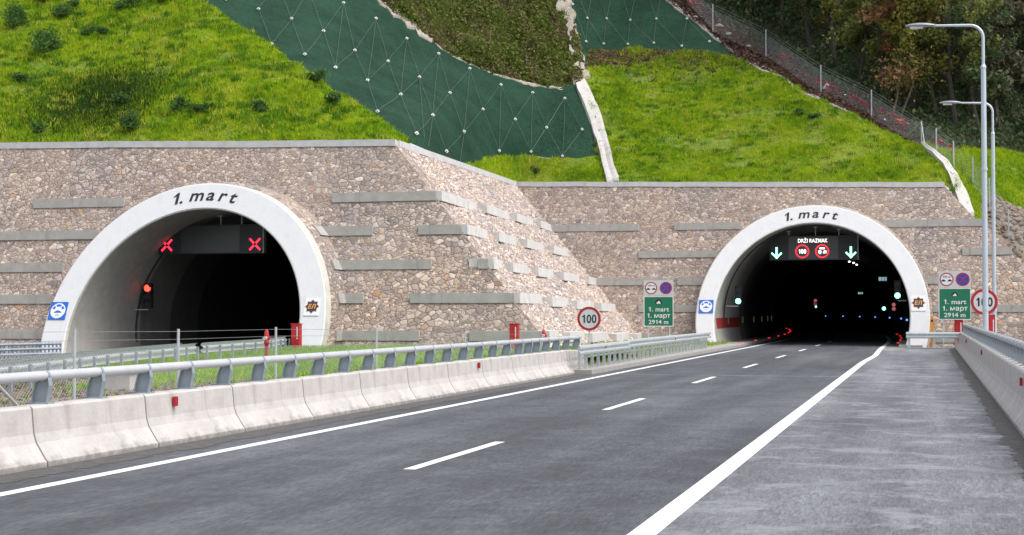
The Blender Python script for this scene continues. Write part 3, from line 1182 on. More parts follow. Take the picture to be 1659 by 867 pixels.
portal_l = make_portal(LP, 'white arched tunnel portal on the left with a barred fence in front', -.5)
portal_r = make_portal(RP, 'white arched tunnel portal on the right with the road running in', -.3)
collar_bands(LP, LW, ROWS_L[1:], portal_l)
collar_bands(RP, RW, ROWS_R[1:], portal_r)
CH = [('1', -14.3), ('.', -11.7), ('m', -4.9), ('a', 1.3), ('r', 6.6), ('t', 11.5)]
lettering(LP, portal_l, 0, .82, 6.02, [(c, a + .9) for c, a in CH])
lettering(RP, portal_r, 0, .80, 6.05, [(c, a + .3) for c, a in CH])


def bore(P, name, label, y_clear, y_end, zb, bend):
    root = thing(name, (P['X'], P['Y'] + 3, 0), label, 'tunnel')
    n = 48
    a0 = math.asin((zb - P['hc']) / P['r'])

    def ringpts(y, r, lean):
        q = []
        for i in range(n + 1):
            a = a0 + (math.pi - 2 * a0) * i / n
            z = P['hc'] + r * math.sin(a)
            Y = y + (P['b'] * z if lean else 0)
            q.append(Vector((P['X'] + r * math.cos(a) + (dx(Y) if bend else 0), Y, z)))
        return q

    def skin(name, mat, ys, r, lean0=False):
        m = MB()
        rings = [ringpts(y, r, lean0 and k == 0) for k, y in enumerate(ys)]
        m.sweep([list(reversed(q)) for q in rings], closed=False)
        return m
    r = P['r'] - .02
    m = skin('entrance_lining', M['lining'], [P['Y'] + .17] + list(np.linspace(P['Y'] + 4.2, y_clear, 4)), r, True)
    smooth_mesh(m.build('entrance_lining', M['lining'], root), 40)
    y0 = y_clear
    for k, nm in enumerate(('lining_mid', 'lining_deep')):  # each length darker: shade inside the bore painted as base colour
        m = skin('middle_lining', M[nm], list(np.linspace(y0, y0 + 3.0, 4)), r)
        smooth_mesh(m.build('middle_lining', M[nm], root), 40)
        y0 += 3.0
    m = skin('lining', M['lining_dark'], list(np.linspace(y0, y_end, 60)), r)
    # unseen end cap added far inside to keep the bore dark
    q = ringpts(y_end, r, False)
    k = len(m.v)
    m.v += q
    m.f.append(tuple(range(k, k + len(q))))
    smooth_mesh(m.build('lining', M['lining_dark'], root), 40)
    return root


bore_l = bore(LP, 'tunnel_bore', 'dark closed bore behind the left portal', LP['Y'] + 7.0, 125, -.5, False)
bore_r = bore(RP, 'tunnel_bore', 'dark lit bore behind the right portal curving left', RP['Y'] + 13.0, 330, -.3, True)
# red guide band on the left wall of the right bore
m = MB()
rg = []
for Y in np.linspace(RP['Y'] + 1.6, RP['Y'] + 13.5, 8):
    q = []
    for z in np.linspace(1.0, 1.62, 5):
        x = RP['X'] - math.sqrt((RP['r'] - .035) ** 2 - (z - RP['hc']) ** 2)
        q.append(Vector((x, Y, z)))
    rg.append(q)
m.sweep(rg, closed=False)
m.build('red_band', M['band_red'], bore_r)
# left bore: side walkways and a kerb
m = MB()
m.box((-35.9, 90, .0), (1.2, 60, .4))
m.box((-26.0, 90, .0), (1.2, 60, .4))
m.build('walkway', M['kerb'], bore_l)
m = MB()
rg = []
for Y in np.linspace(90, 328, 50):
    rg.append([Vector((-11.9 + dx(Y), Y, -.1)), Vector((-10.35 + dx(Y), Y, -.1)), Vector((-10.35 + dx(Y), Y, .16)), Vector((-11.9 + dx(Y), Y, .16))])
m.sweep(rg)
m.build('walkway', M['kerb'], bore_r)
m = MB()
rg = []
for Y in np.linspace(99, 328, 50):
    rg.append([Vector((-1.7 + dx(Y), Y, -.1)), Vector((-.9 + dx(Y), Y, -.1)), Vector((-.9 + dx(Y), Y, .16)), Vector((-1.7 + dx(Y), Y, .16))])
m.sweep(rg)
m.build('walkway', M['kerb'], bore_r)

# ------------------------------------------------------------------ concrete barriers with their tube rails
def barrier_profile(s, xb, h):
    """s = +1: the road lies towards +x of the face"""
    pts = [(0, -.05), (0, .07), (.03, .10), (.16, .30), (.20, .42), (.23, h - .03), (.26, h), (.50, h), (.53, h - .03), (.58, .3), (.68, -.05)]
    return [(xb - s * a, z) for a, z in pts]


def barrier_segment(s, xb, h, y0, L, label, group):
    root = thing('concrete_barrier', (xb, y0, 0), label, 'barrier', group)
    pr = barrier_profile(s, xb, h)
    m = MB()
    gp = .018
    m.sweep([[Vector((x, y, z)) for x, z in pr] for y in np.linspace(y0 + gp, y0 + L - gp, 6)])
    if s < 0:
        m.f = [f[::-1] for f in m.f]
    m.build('body', M['barrier'], root)
    # sealed joint at the far end
    m = MB()
    pj = [(x - s * .02, z - .004) for x, z in pr]
    m.sweep([[Vector((x, y, z)) for x, z in pj] for y in (y0 + L - gp - .002, y0 + L + gp + .002)])
    m.build('joint', M['seam'], root)
    return root


def reflector_on(root, s, xb, y, z):
    m = MB()
    x = xb - s * .2
    m.box((x + s * .02, y, z), (.05, .09, .145))
    return m.build('reflector', M['reflector'], root)


LBX, RBX, LBH, RBH = -10.76, 1.43, .765, .90
lab_lb = 'pale grey concrete barrier section, plain, along the left edge of the road'
glb = 'concrete barrier sections along the left road edge'
proto = None
segs_l = []
Ys = [8.6 + 2.93 * i for i in range(13)]
for i, y in enumerate(Ys):
    if proto is None:
        proto = barrier_segment(1, LBX, LBH, y, 2.93, lab_lb, glb)
        o = proto
    else:
        o = copy_tree(proto)
        o.location = (LBX, y, 0)
    segs_l.append(o)
last = barrier_segment(1, LBX, LBH, Ys[-1] + 2.93, 1.1, 'last short concrete barrier piece where the left barrier meets the steel guardrail', None)
endp = thing('barrier_end', (LBX, Ys[-1] + 4.05, 0), 'flared end block of the left concrete barrier under the guardrail tip', 'barrier')
m = MB()
rg = []
for k, (t, sc) in enumerate(((0.0, 1), (1.4, .96), (2.2, .72))):
    rg.append([Vector((x, Ys[-1] + 4.06 + t, z * (sc if z > .1 else 1))) for x, z in barrier_profile(1, LBX, LBH)])
m.sweep(rg)
m.build('body', M['barrier'], endp)
for i, (px, py) in enumerate(((282, 657), (775, 596))):
    p = onX(px, py, LBX - .2)
    k = min(range(len(segs_l)), key=lambda q: abs(segs_l[q].location.y + 1.46 - p.y))
    r_ = segs_l[k]
    r_['label'] = ('concrete barrier section with a red reflector, nearest on the left road edge', 'concrete barrier section with a red reflector, far along the left road edge')[i]
    del r_['group']
    reflector_on(r_, 1, LBX, p.y, .62)
lab_rb = 'grey concrete barrier section, plain, along the right edge of the shoulder'
grb = 'concrete barrier sections along the right shoulder'
proto = None
segs_r = []
for i in range(26):
    y = 10.0 + 2.93 * i
    if proto is None:
        proto = barrier_segment(-1, RBX, RBH, y, 2.93, lab_rb, grb)
        o = proto
    else:
        o = copy_tree(proto)
        o.location = (RBX, y, 0)
    segs_r.append(o)
for i, (px, py, l_) in enumerate(((1656, 615, 'nearest'), (1591, 572, 'middle'), (1566, 553, 'farthest'))):
    p = onX(px, py, RBX + .2)
    k = min(range(len(segs_r)), key=lambda q: abs(segs_r[q].location.y + 1.46 - p.y))
    segs_r[k]['label'] = 'concrete barrier section with a red reflector, %s of three on the right shoulder' % l_
    del segs_r[k]['group']
    reflector_on(segs_r[k], -1, RBX, p.y, .72)


def tube_rail(s, xr, h0, zr, ys, label, rad):
    root = thing('barrier_rail', (xr, ys[0], h0), label, 'guard rail')
    m = MB()
    m.tube([(xr, ys[0] - .5, zr), (xr, ys[-1] + .35, zr)], rad, 16)
    smooth_mesh(m.build('rail_tube', M['rail'], root), 50)
    # curved post of I section, drawn in the plane across the road
    y = ys[0]
    prof_o = [(-.175, h0), (-.165, h0 + (zr - h0) * .35), (-.13, h0 + (zr - h0) * .7), (-.06, zr - .02)]
    prof_i = [(.045, h0), (.065, h0 + (zr - h0) * .35), (.09, h0 + (zr - h0) * .65), (.07, zr - .02)]
    m = MB()
    a = [Vector((xr + s * q, 0, z)) for q, z in prof_o]
    b = [Vector((xr + s * q, 0, z)) for q, z in prof_i]

    def blade(pa, pb, t):
        n = len(pa)
        rg = []
        for k in range(n):
            rg.append([pa[k] + Vector((0, y - t, 0)), pb[k] + Vector((0, y - t, 0)), pb[k] + Vector((0, y + t, 0)), pa[k] + Vector((0, y + t, 0))])
        m.sweep(rg)
    blade([p.lerp(q, .06) for p, q in zip(a, b)], [p.lerp(q, .94) for p, q in zip(a, b)], .012)
    blade(a, [p.lerp(q, .07) for p, q in zip(a, b)], .045)
    blade([p.lerp(q, .93) for p, q in zip(a, b)], b, .045)
    m.box((xr - s * .07, y, h0 + .008), (.34, .16, .02))
    post = m.build('post', M['rail_post'], root)
    m = MB()
    m.tube([(xr, y - .022, zr), (xr, y + .022, zr)], rad + .008, 16)
    cl = m.build('coupling', M['galv_dark'], post)
    base = Vector(post.location)
    for yy_ in ys[1:]:
        c = post.copy()
        col.objects.link(c)
        c.location = base + Vector((0, yy_ - ys[0], 0))
        d = cl.copy()
        col.objects.link(d)
        d.parent = c
    return root


tube_rail(1, -11.15, LBH, 1.13, [11.15 + 1.358 * i for i in range(24)] + [43.45, 44.4, 45.6, 46.9, 48.3, 49.8], 'grey steel tube rail on curved posts along the left concrete barrier', .066)
tube_rail(-1, 1.86, RBH, 1.30, [20.0 + 1.358 * i for i in range(48)], 'grey steel tube rail on curved posts along the right concrete barrier', .08)

# ------------------------------------------------------------------ steel guardrails
def wbeam(m, path, z, face, h=.31):
    """corrugated beam along path; face = +1 when the ribs point to the right of travel"""
    pr = [(0, -.5), (.07, -.40), (.08, -.22), (.0, -.06), (.0, .06), (.08, .22), (.07, .40), (0, .5)]
    rings = []
    for i, p in enumerate(path):
        p = Vector(p)
        d = (Vector(path[min(i + 1, len(path) - 1)]) - Vector(path[max(i - 1, 0)])).normalized()
        n = Vector((d.y, -d.x, 0)) * face
        fr = [p + n * a + Vector((0, 0, z + b * h)) for a, b in pr]
        bk = [p + n * (a - .012) + Vector((0, 0, z + b * h)) for a, b in reversed(pr)]
        rings.append(fr + bk)
    m.sweep(rings)


def resample(path, step):
    P = [Vector(p) for p in path]
    o, acc = [P[0].copy()], 0
    for a, b in zip(P, P[1:]):
        L = (b - a).length
        t = step - acc
        while t <= L:
            o.append(a.lerp(b, t / L))
            t += step
        acc = (acc + L) % step
    return o


# A: guardrail from the barrier end to the right portal
ga = thing('guardrail', (-10.6, 47.5, 0), 'galvanised guardrail with many close posts leading to the right portal', 'guardrail')
m = MB()
pa = [(-10.55, 47.2, 0), (-10.62, 56, 0), (-10.7, 68, 0), (-10.8, 79.3, 0)]
wbeam(m, pa[:2], .76, 1, .31)
wbeam(m, [(-10.65, 55.8, 0)] + pa[2:], .80, 1, .31)
smooth_mesh(m.build('beam', M['galv'], ga), 30)
m = MB()
m.tube([(-10.78, 47.2, .50), (-10.98, 79.3, .50)], .03, 8)
m.build('lower_rail', M['galv'], ga)
for q in resample([(x - .17, y, 0) for x, y, _ in pa], 1.0)[1:]:
    m = MB()
    m.box((q.x, q.y, .42), (.10, .055, .84))
    m.box((q.x + .08, q.y, .76), (.10, .05, .16))
    m.build('post', M['galv'], ga)
for yq in (51.5, 66.5, 77):
    m = MB()
    m.box((-10.54, yq, .80), (.02, .07, .10))
    m.build('reflector', M['reflector'], ga)

# B, C: rails of the other carriageway seen from behind
gb = thing('guardrail', (-17, 26, .2), 'long galvanised guardrail seen from behind, beyond the wire fence at left', 'guardrail')
m = MB()
pb = [(-13.6, 14.6, 0), (-17.2, 26.5, 0), (-19.6, 34.5, 0), (-21.6, 43.2, 0)]
wbeam(m, pb, .86, -1, .31)
smooth_mesh(m.build('beam', M['galv'], gb), 30)
m = MB()
wbeam(m, [(x - .5, y, 0) for x, y, _ in pb], .86, -1, .31)
smooth_mesh(m.build('far_beam', M['galv'], gb), 30)
for q in resample(pb, 1.33):
    m = MB()
    m.box((q.x + .13, q.y, .46), (.07, .05, .92))
    m.build('post', M['galv_dark'], gb)
gc = thing('guardrail', (-21.5, 43.5, .2), 'shorter galvanised guardrail continuing to the left portal behind the hydrant', 'guardrail')
m = MB()
pc = [(-21.75, 43.9, 0), (-22.7, 50.5, 0), (-24.6, 57, 0)]
wbeam(m, pc, .86, -1, .31)
smooth_mesh(m.build('beam', M['galv'], gc), 30)
for q in resample(pc, 1.33):
    m = MB()
    m.box((q.x + .13, q.y, .46), (.07, .05, .92))
    m.build('post', M['galv_dark'], gc)
gd = thing('crash_cushion', (-27, 41, 0), 'dark slatted steel rail end beyond the left carriageway', 'guardrail')
m = MB()
pa_, pb_ = onY(-40, 573, 41.5), onY(98, 571, 45.0)
dd = (pb_ - pa_)
for k in range(3):
    z = .62 + .16 * k
    m.tube([(pa_.x, pa_.y, z), (pb_.x, pb_.y, z)], .05, 6)
for k in range(22):
    q = pa_.lerp(pb_, k / 21)
    m.box((q.x, q.y, .5), (.05, .05, 1.0))
m.build('slats', M['galv_dark'], gd)
# far rail behind, on the other side of the left carriageway
# D: short rail closing the shoulder in front of the right portal
ge = thing('guardrail', (.3, 86, 0), 'short guardrail standing across the shoulder beside the right portal foot', 'guardrail')
m = MB()
wbeam(m, [(-1.1, 86, 0), (1.75, 86, 0)], .72, 1, .34)
smooth_mesh(m.build('beam', M['galv'], ge), 30)
for x in (-.95, .35, 1.5):
    m = MB()
    m.box((x, 86.12, .37), (.14, .10, .74))
    m.box((x, 86.12, .012), (.5, .3, .024))
    m.build('post', M['galv'], ge)
m = MB()
m.box((.3, 86.1, .03), (3.0, .5, .05))
m.build('base_plate', M['galv_dark'], ge)

# ------------------------------------------------------------------ wire fences
def chain_link(m, a, b, z0a, z1a, z0b, z1b, pitch, rad):
    """woven wires between two uprights, as thin crossing rods"""
    a, b = Vector(a), Vector(b)
    L = (b - a).length
    H = ((z1a - z0a) + (z1b - z0b)) / 2
    d = (b - a) / L
    nrm = Vector((d.y, -d.x, 0)) * rad * 2
    k = -int(H / pitch) - 1

    def pt(s, h):
        t = s / L
        z0 = z0a + (z0b - z0a) * t
        z1 = z1a + (z1b - z1a) * t
        p = a + d * s
        return Vector((p.x, p.y, z0 + (z1 - z0) * h / H))
    while k * pitch < L:
        for sg in (1, -1):
            s0 = k * pitch
            s1 = s0 + H
            c0, c1 = max(0, s0), min(L, s1)
            if c1 - c0 > .02:
                h0, h1 = c0 - s0, c1 - s0
                if sg < 0:
                    h0, h1 = H - h0, H - h1
                m.tube([pt(c0, h0) + nrm * sg * .5, pt(c1, h1) + nrm * sg * .5], rad, 3, False)
        k += 1


fence_m = thing('wire_fence', (-14, 23, .4), 'chain link fence on thin posts in the median behind the left barrier', 'fence')
fpx = [(-80, 533), (121, 533), (289, 533), (447, 530), (610, 531), (754, 537), (878, 541)]
fp = []
for px, py in fpx:
    p = onX(px, py, -13.9)
    fp.append((p.x, p.y, p.z))
for x, y, z in fp:
    m = MB()
    m.tube([(x, y, .3), (x, y, z)], .028, 8)
    m.build('post', M['fence_post'], fence_m)
m = MB()
p = onX(22, 660, -13.9)
q0 = Vector(fp[1])
m.tube([(-13.9, q0.y - 2.8, 1.2), (-13.7, q0.y - 1.9, .45)], .025, 8)
m.build('brace', M['fence_post'], fence_m)
m = MB()
for (a, b) in zip(fp, fp[1:]):
    chain_link(m, (a[0], a[1], 0), (b[0], b[1], 0), .42, a[2] - .42, .42, b[2] - .42, .085, .0019)
m.build('wire_mesh', M['wire'], fence_m)
m = MB()
for dz in (-.05, -.2, -.42):
    m.tube([(x, y, z + dz) for x, y, z in fp], .0035, 4)
m.build('strand', M['wire'], fence_m)

fence_h = thing('wire_fence', hill(1330, 145), 'chain link fence on grey posts running down the hill below the forest', 'fence')
hp = [(1060, -50, 46), (1155, 53, 46), (1241, 95, 46), (1330, 148, 47), (1412, 193, 47), (1493, 237, 42), (1517, 247, 42), (1545, 270, 44), (1576, 297, 46), (1603, 338, 48), (1634, 385, 46), (1670, 430, 48)]
hb = []
for px, py, hpx in hp:
    b = hill(px, py)
    d = hill_dist(px, py)
    hb.append((b, hpx * d / F_PX))
for b, hgt in hb:
    m = MB()
    m.tube([b - Vector((0, 0, .2)), b + Vector((0, 0, hgt))], .042, 8)
    m.build('post', M['fence_post'], fence_h)
for sg in (-1, 1):
    b, hgt = hb[5]
    m = MB()
    if sg < 0:
        q = hill(1466, 222)
    else:
        q = hill(1499, 240)
    m.tube([b + Vector((0, 0, hgt * .95)), q], .03, 6)
    m.build('brace', M['fence_post'], fence_h)
for (a, ha), (b, hb_) in zip(hb, hb[1:]):
    m = MB()
    chain_link(m, (a.x, a.y, 0), (b.x, b.y, 0), a.z + .05, a.z + ha * .8, b.z + .05, b.z + hb_ * .8, .16, .0042)
    for t in (.81, .9, 1.0):
        m.tube([a + Vector((0, 0, ha * t)), b + Vector((0, 0, hb_ * t))], .006, 4)
    m.build('wire_mesh', M['wire'], fence_h)

# ------------------------------------------------------------------ signs
def speed_sign(x, y, z, dia, zfoot, label):
    root = thing('speed_sign', (x, y, zfoot), label, 'road sign')
    fr = Frame((x, y, z))
    r = dia / 2
    MB().disc(fr, r, -.012, .0).build('backing', M['galv'], root)
    MB().disc(fr, r * .82, .0, .004).build('sign_face', M['sign_white'], root)
    MB().arc(fr, r * .79, r, 0, 360, .0, .008, n=48).build('red_border', M['sign_red'], root)
    MB().text(fr, '100', r * .98, .008, 0, -r * .345, .022, 0, .86).build('number', M['black'], root)
    MB().tube([(x, y + .06, zfoot), (x, y + .06, z + r * .6)], .03, 10).build('post', M['galv'], root)
    return root


speed_sign(-12.62, 58.4, 1.71, .93, .2, 'round 100 speed limit sign with red rim, left of the road before the stone slope')
speed_sign(2.06, 60.2, 2.35, .97, .0, 'round 100 speed limit sign partly hidden behind the nearer lamp post')


def car_shape(w, flip=False):
    p = [(-.5, 0), (.5, 0), (.5, .22), (.34, .27), (.2, .48), (-.2, .48), (-.36, .27), (-.5, .22)]
    return [((-a if flip else a) * w, b * w) for a, b in (p if not flip else p[::-1])]


def tunnel_info(cx, y, z0, wid, hg, ht, zfoot, label):
    root = thing('tunnel_sign', (cx, y, zfoot), label, 'road sign')
    fr = Frame((cx, y, z0))
    w2 = wid / 2
    MB().rect(fr, -w2, 0, w2, hg, -.02, 0).build('green_panel', M['sign_green'], root)
    m = MB()
    e = .035
    for a in ((-w2, 0, w2, e), (-w2, hg - e, w2, hg), (-w2, e, -w2 + e, hg - e), (w2 - e, e, w2, hg - e)):
        m.rect(fr, *a, 0, .005)
    m.build('white_border', M['white'], root)
    m = MB()
    q_ = wid / 1.43
    m.text(fr, '1. mart', .30 * q_, .005, 0, hg * .50, .014, 0, 1.12)
    m.text(fr, '1. март', .30 * q_, .005, 0, hg * .29, .018, 0, 1.08)
    m.text(fr, '2914 m', .275 * q_, .005, 0, hg * .085, .018, 0, 1.12)
    m.build('lettering', M['white'], root)
    k = fr.sub(0, hg * .755)
    m = MB()
    m.plate(k, [(.17, 0)] + [(.17 * math.cos(R(t)), .02 + .2 * math.sin(R(t))) for t in range(0, 181, 15)] + [(-.17, 0)], 0, .005)
    m.build('tunnel_symbol', M['black'], root)
    m = MB()
    m.plate(k, [(-.10, .0), (.10, .0), (.10, .05), (.065, .07), (.05, .13), (-.02, .13), (-.04, .07), (-.10, .05)], .005, .009)
    m.build('car_symbol', M['white'], root)
    g = fr.sub(0, hg + .025)
    MB().rect(g, -w2, 0, w2, ht, -.02, 0).build('grey_panel', M['sign_grey'], root)
    r = ht * .40
    cxl, cxr, cyy = -w2 * .50, w2 * .50, ht * .5
    MB().disc(g, r * .86, 0, .004, cxl, cyy).build('distance_face', M['white'], root)
    MB().arc(g, r * .84, r, 0, 360, 0, .008, cxl, cyy).build('distance_border', M['sign_red'], root)
    m = MB()
    for sx_ in (-1, 1):
        q = g.sub(cxl + sx_ * r * .46, cyy - r * .3)
        m.plate(q, [(a * r * .62, b * r * .62) for a, b in car_shape(1, sx_ < 0)], .004, .008)
    m.text(g, '100 m', r * .44, .008, cxl, cyy + r * .25, .015)
    m.build('distance_symbol', M['black'], root)
    MB().disc(g, r * .86, 0, .004, cxr, cyy).build('no_stopping_face', M['sign_blue'], root)
    m = MB().arc(g, r * .83, r, 0, 360, 0, .008, cxr, cyy)
    for t in (45, 135):
        c, s_ = math.cos(R(t)), math.sin(R(t))
        L, hw = r * .84, r * .075
        m.plate(g, [(cxr + c * a - s_ * b, cyy + s_ * a + c * b) for a, b in ((-L, -hw), (L, -hw), (L, hw), (-L, hw))], .004, .0075 + .0005 * (t > 90))
    m.build('no_stopping_border', M['sign_red'], root)
    for sx_ in (-.36, .36):
        MB().tube([(cx + wid * sx_, y + .07, zfoot), (cx + wid * sx_, y + .07, z0 + hg + ht)], .035, 10).build('post', M['galv'], root)
    return root


a = onY(1043, 529, 73.6)
b = onY(1091, 480, 73.6)
c = onY(1067, 454, 73.6)
tunnel_info((a.x + b.x) / 2, 73.6, a.z, b.x - a.x, b.z - a.z, c.z - b.z - .03, .1, 'green tunnel board with two round signs on top, left of the right portal')
a = onY(1521, 518, 87.3)
b = onY(1573, 467, 87.3)
c = onY(1547, 439, 87.3)
tunnel_info((a.x + b.x) / 2, 87.3, a.z, b.x - a.x, b.z - a.z, c.z - b.z - .03, .0, 'green tunnel board with two round signs on top, right of the right portal')


def radio_plate(P, px, py, size, label):
    p = onplane(px, py, P['Y'], P['b'])
    fr = Frame(face_point(P, p.x, p.z, .004), (1, 0, 0), (0, P['b'], 1))
    root = thing('emergency_phone_plate', fr.o, label, 'sign')
    h = size / 2
    MB().rect(fr, -h, -h, h, h, 0, .03).build('blue_panel', M['info_blue'], root)
    r = h * .86
    MB().disc(fr, r, .03, .034).build('white_disc', M['white'], root)
    m = MB()
    for a0, a1 in ((18, 50), (64, 116), (130, 162)):
        m.arc(fr, r * .55, r * .84, a0, a1, .034, .038, n=8)
    q = fr.sub(0, -r * .28)
    m.plate(q, [(-r * .5, 0), (r * .5, 0), (r * .5, r * .12), (r * .2, r * .25), (0, r * .36), (-r * .2, r * .25), (-r * .5, r * .12)], .034, .038)
    m.text(fr, 'SOS', r * .3, .038, 0, -r * .68, 0)
    m.build('blue_symbol', M['info_blue'], root)
    return root


radio_plate(LP, 94.5, 504, .84, 'blue square plate with white disc on the left foot of the left portal')
radio_plate(RP, 1144, 497, .84, 'blue square plate with white disc on the left foot of the right portal')


def badge(P, px, py, size, label):
    p = onplane(px, py, P['Y'], P['b'])
    fr = Frame(face_point(P, p.x, p.z, .004), (1, 0, 0), (0, P['b'], 1))
    root = thing('company_badge', fr.o, label, 'sign')
    h = size / 2
    MB().rect(fr, -h * 1.02, -h * 1.25, h * 1.02, h * 1.15, 0, .02).build('white_panel', M['white'], root)
    MB().rect(fr, -h * 1.02, -h * 1.29, h * 1.02, -h * 1.25, 0, .022).build('panel_edge', M['galv_dark'], root)

    def star(k):
        o = []
        for i in range(16):
            r = k * (1.0 if i % 2 == 0 else .74)
            t = R(90 + i * 22.5)
            o.append((r * math.cos(t), r * math.sin(t)))
        return o
    MB().plate(fr, star(h), .02, .026).build('star_border', M['gold'], root)
    MB().plate(fr, star(h * .93), .026, .030).build('star', M['navy'], root)
    MB().text(fr, 'ЕЛ', h * .82, .034, 0, -h * .29, .03, .15, .95).build('lettering', M['gold'], root)
    return root


badge(LP, 506, 497, .66, 'dark eight pointed star badge on the right foot of the left portal')
badge(RP, 1488, 491, .78, 'dark eight pointed star badge on the right foot of the right portal')


# ------------------------------------------------------------------ overhead message boards
def message_board(P, x0, y0, x1, y1, Y, open_, label, hang):
    a, b = onY(x0, y1, Y), onY(x1, y0, Y)
    W, Hh = b.x - a.x, b.z - a.z
    cx = (a.x + b.x) / 2
    root = thing('message_board', (cx, Y, a.z), label, 'electronic sign')
    fr = Frame((cx, Y, a.z))
    w2 = W / 2
    MB().rect(fr, -w2, 0, w2, Hh, -.28, 0).build('cabinet', M['dark_box'], root)
    s0, s1 = -w2 * .565, w2 * .555
    MB().rect(fr, s0, Hh * .04, s1, Hh * .965, 0, .012).build('screen', M['screen_on'] if open_ else M['screen'], root)
    MB().rect(fr, w2 - .03, 0, w2 + .02, Hh, -.27, .015).build('side_trim', M['galv_dark'], root)
    for hx in hang:
        p = onY(hx, y0, Y)
        zt = P['hc'] + math.sqrt(max(.1, (P['r'] - .05) ** 2 - (p.x - P['X']) ** 2))
        m = MB()
        m.tube([(p.x, Y + .12, a.z + Hh - .02), (p.x, Y + .12, zt)], .035, 8)
        m.box((p.x, Y + .12, zt - .04), (.26, .2, .05))
        m.build('hanger', M['galv'], root)
    for sx_ in (-1, 1):
        c = sx_ * w2 * .84
        m = MB()
        if open_:
            k = .062 * Hh
            zc = Hh * .34
            m.plate(fr, [(c - k * .62, zc - k * 2.2), (c + k * .62, zc - k * 2.2), (c + k * .62, zc + k * 3.2), (c - k * .62, zc + k * 3.2)], .012, .022)
            for s_ in (-1, 1):
                m.plate(fr, [(c - s_ * k * .5, zc - k * 4.4), (c + s_ * k * .1, zc - k * 4.4), (c + s_ * k * 3.6, zc - k * .9), (c + s_ * k * 2.9, zc - k * .2), (c, zc - k * 2.95)][::s_], .013, .020 + .001 * s_)
            m.build('green_arrow', M['led_green'], root)
        else:
            zc = Hh * .31
            for t in (45, 135, 225, 315):
                cc, ss = math.cos(R(t)), math.sin(R(t))
                L0, L1, hw = .07, .37, .045
                m.plate(fr, [(c + cc * p_ - ss * q_, zc + ss * p_ + cc * q_) for p_, q_ in ((L0, -hw), (L1, -hw), (L1, hw), (L0, hw))], .012, .02)
            m.build('red_cross', M['led_red'], root)
    if open_:
        MB().text(fr, 'DRŽI RAZMAK', .33, .016, w2 * -.02, Hh * .72, .004, 0, .82).build('message_text', M['led_white'], root)
        r = Hh * .285
        for sx_ in (-1, 1):
            c = w2 * (.225 * sx_ - .03)
            MB().arc(fr, r * .78, r, 0, 360, .012, .02, c, Hh * .36).build('red_ring', M['led_redring'], root)
            m = MB()
            if sx_ < 0:
                m.text(fr, '100', r * .86, .016, c, Hh * .36 - r * .3, .03, 0, .85)
            else:
                m.rect(fr, c - r * .38, Hh * .36 + r * .28, c + r * .38, Hh * .36 + r * .52, .012, .018)
                m.plate(fr, [(c - r * .58, Hh * .36 + r * .1), (c - r * .12, Hh * .36 + r * .1), (c - r * .12, Hh * .36 - r * .3), (c - r * .32, Hh * .36 - r * .42), (c - r * .5, Hh * .36 - r * .3)][::-1], .012, .018)
                m.plate(fr, [(c + r * .08, Hh * .36 - r * .3), (c + r * .58, Hh * .36 - r * .3), (c + r * .62, Hh * .36 + r * .08), (c + r * .25, Hh * .36 + r * .1)], .012, .018)
            m.build('pictogram', M['led_white'], root)
    return root


message_board(LP, 257, 363, 427, 412, 65.6, False, 'dark overhead message board showing two red crosses in the left tunnel', (296, 356, 390))
message_board(RP, 1247, 381, 1390, 422, 95.2, True, 'lit overhead message board with green arrows and speed limit in the right tunnel', (1278, 1321, 1359))


# ------------------------------------------------------------------ traffic signals
def signal(P, px, py, Y, lit, label, lampr=.13, n=3, sc=1.0, arm=0):
    p = onY(px, py, Y)
    root = thing('traffic_light', p, label, 'traffic light')
    fr = Frame(p)
    step = .34 * sc
    lo = -step * (n - 1) if lit == 'red' else 0
    MB().rect(fr, -.19 * sc, lo - .22 * sc, .19 * sc, lo + step * (n - 1) + .22 * sc, -.2, 0).build('housing', M['black'], root)
    for k in range(n):
        z = lo + step * k
        on = abs(z) < 1e-6
        m = MB()
        m.disc(fr, lampr * (1.05 if on else .9), 0, .02 if not on else .03, 0, z)
        m.build('lamp', (M['lamp_red'] if lit == 'red' else M['lamp_green']) if on else M['dark_box'], root)
        m = MB()
        m.arc(fr, lampr * 1.1, lampr * 1.2, 10, 170, 0, .14, 0, z, n=14)
        m.build('visor', M['black'], root)
    if arm:
        m = MB()
        m.tube([p + Vector((0, .1, lo - .3)), p + Vector((arm, .1, lo - .3))], .03, 6)
        m.build('bracket', M['galv'], root)
    return root


signal(LP, 239, 467, 66.0, 'red', 'traffic light showing red on the left wall of the left tunnel', .15, 3, 1.05, -.9)
signal(RP, 1196, 488, 93.2, 'green', 'traffic light showing green on the left wall of the right tunnel', .15, 3, 1.0, -.7)
signal(RP, 1454, 479, 93.6, 'green', 'traffic light showing green on the right wall of the right tunnel', .15, 3, 1.0, .5)
signal(RP, 1432, 500, 132, 'green', 'small green signal light deeper inside the right tunnel near the right wall', .13, 2)
signal(RP, 1322, 497, 150, 'green', 'faint green signal light far inside the right tunnel below the white plates', .07, 2)
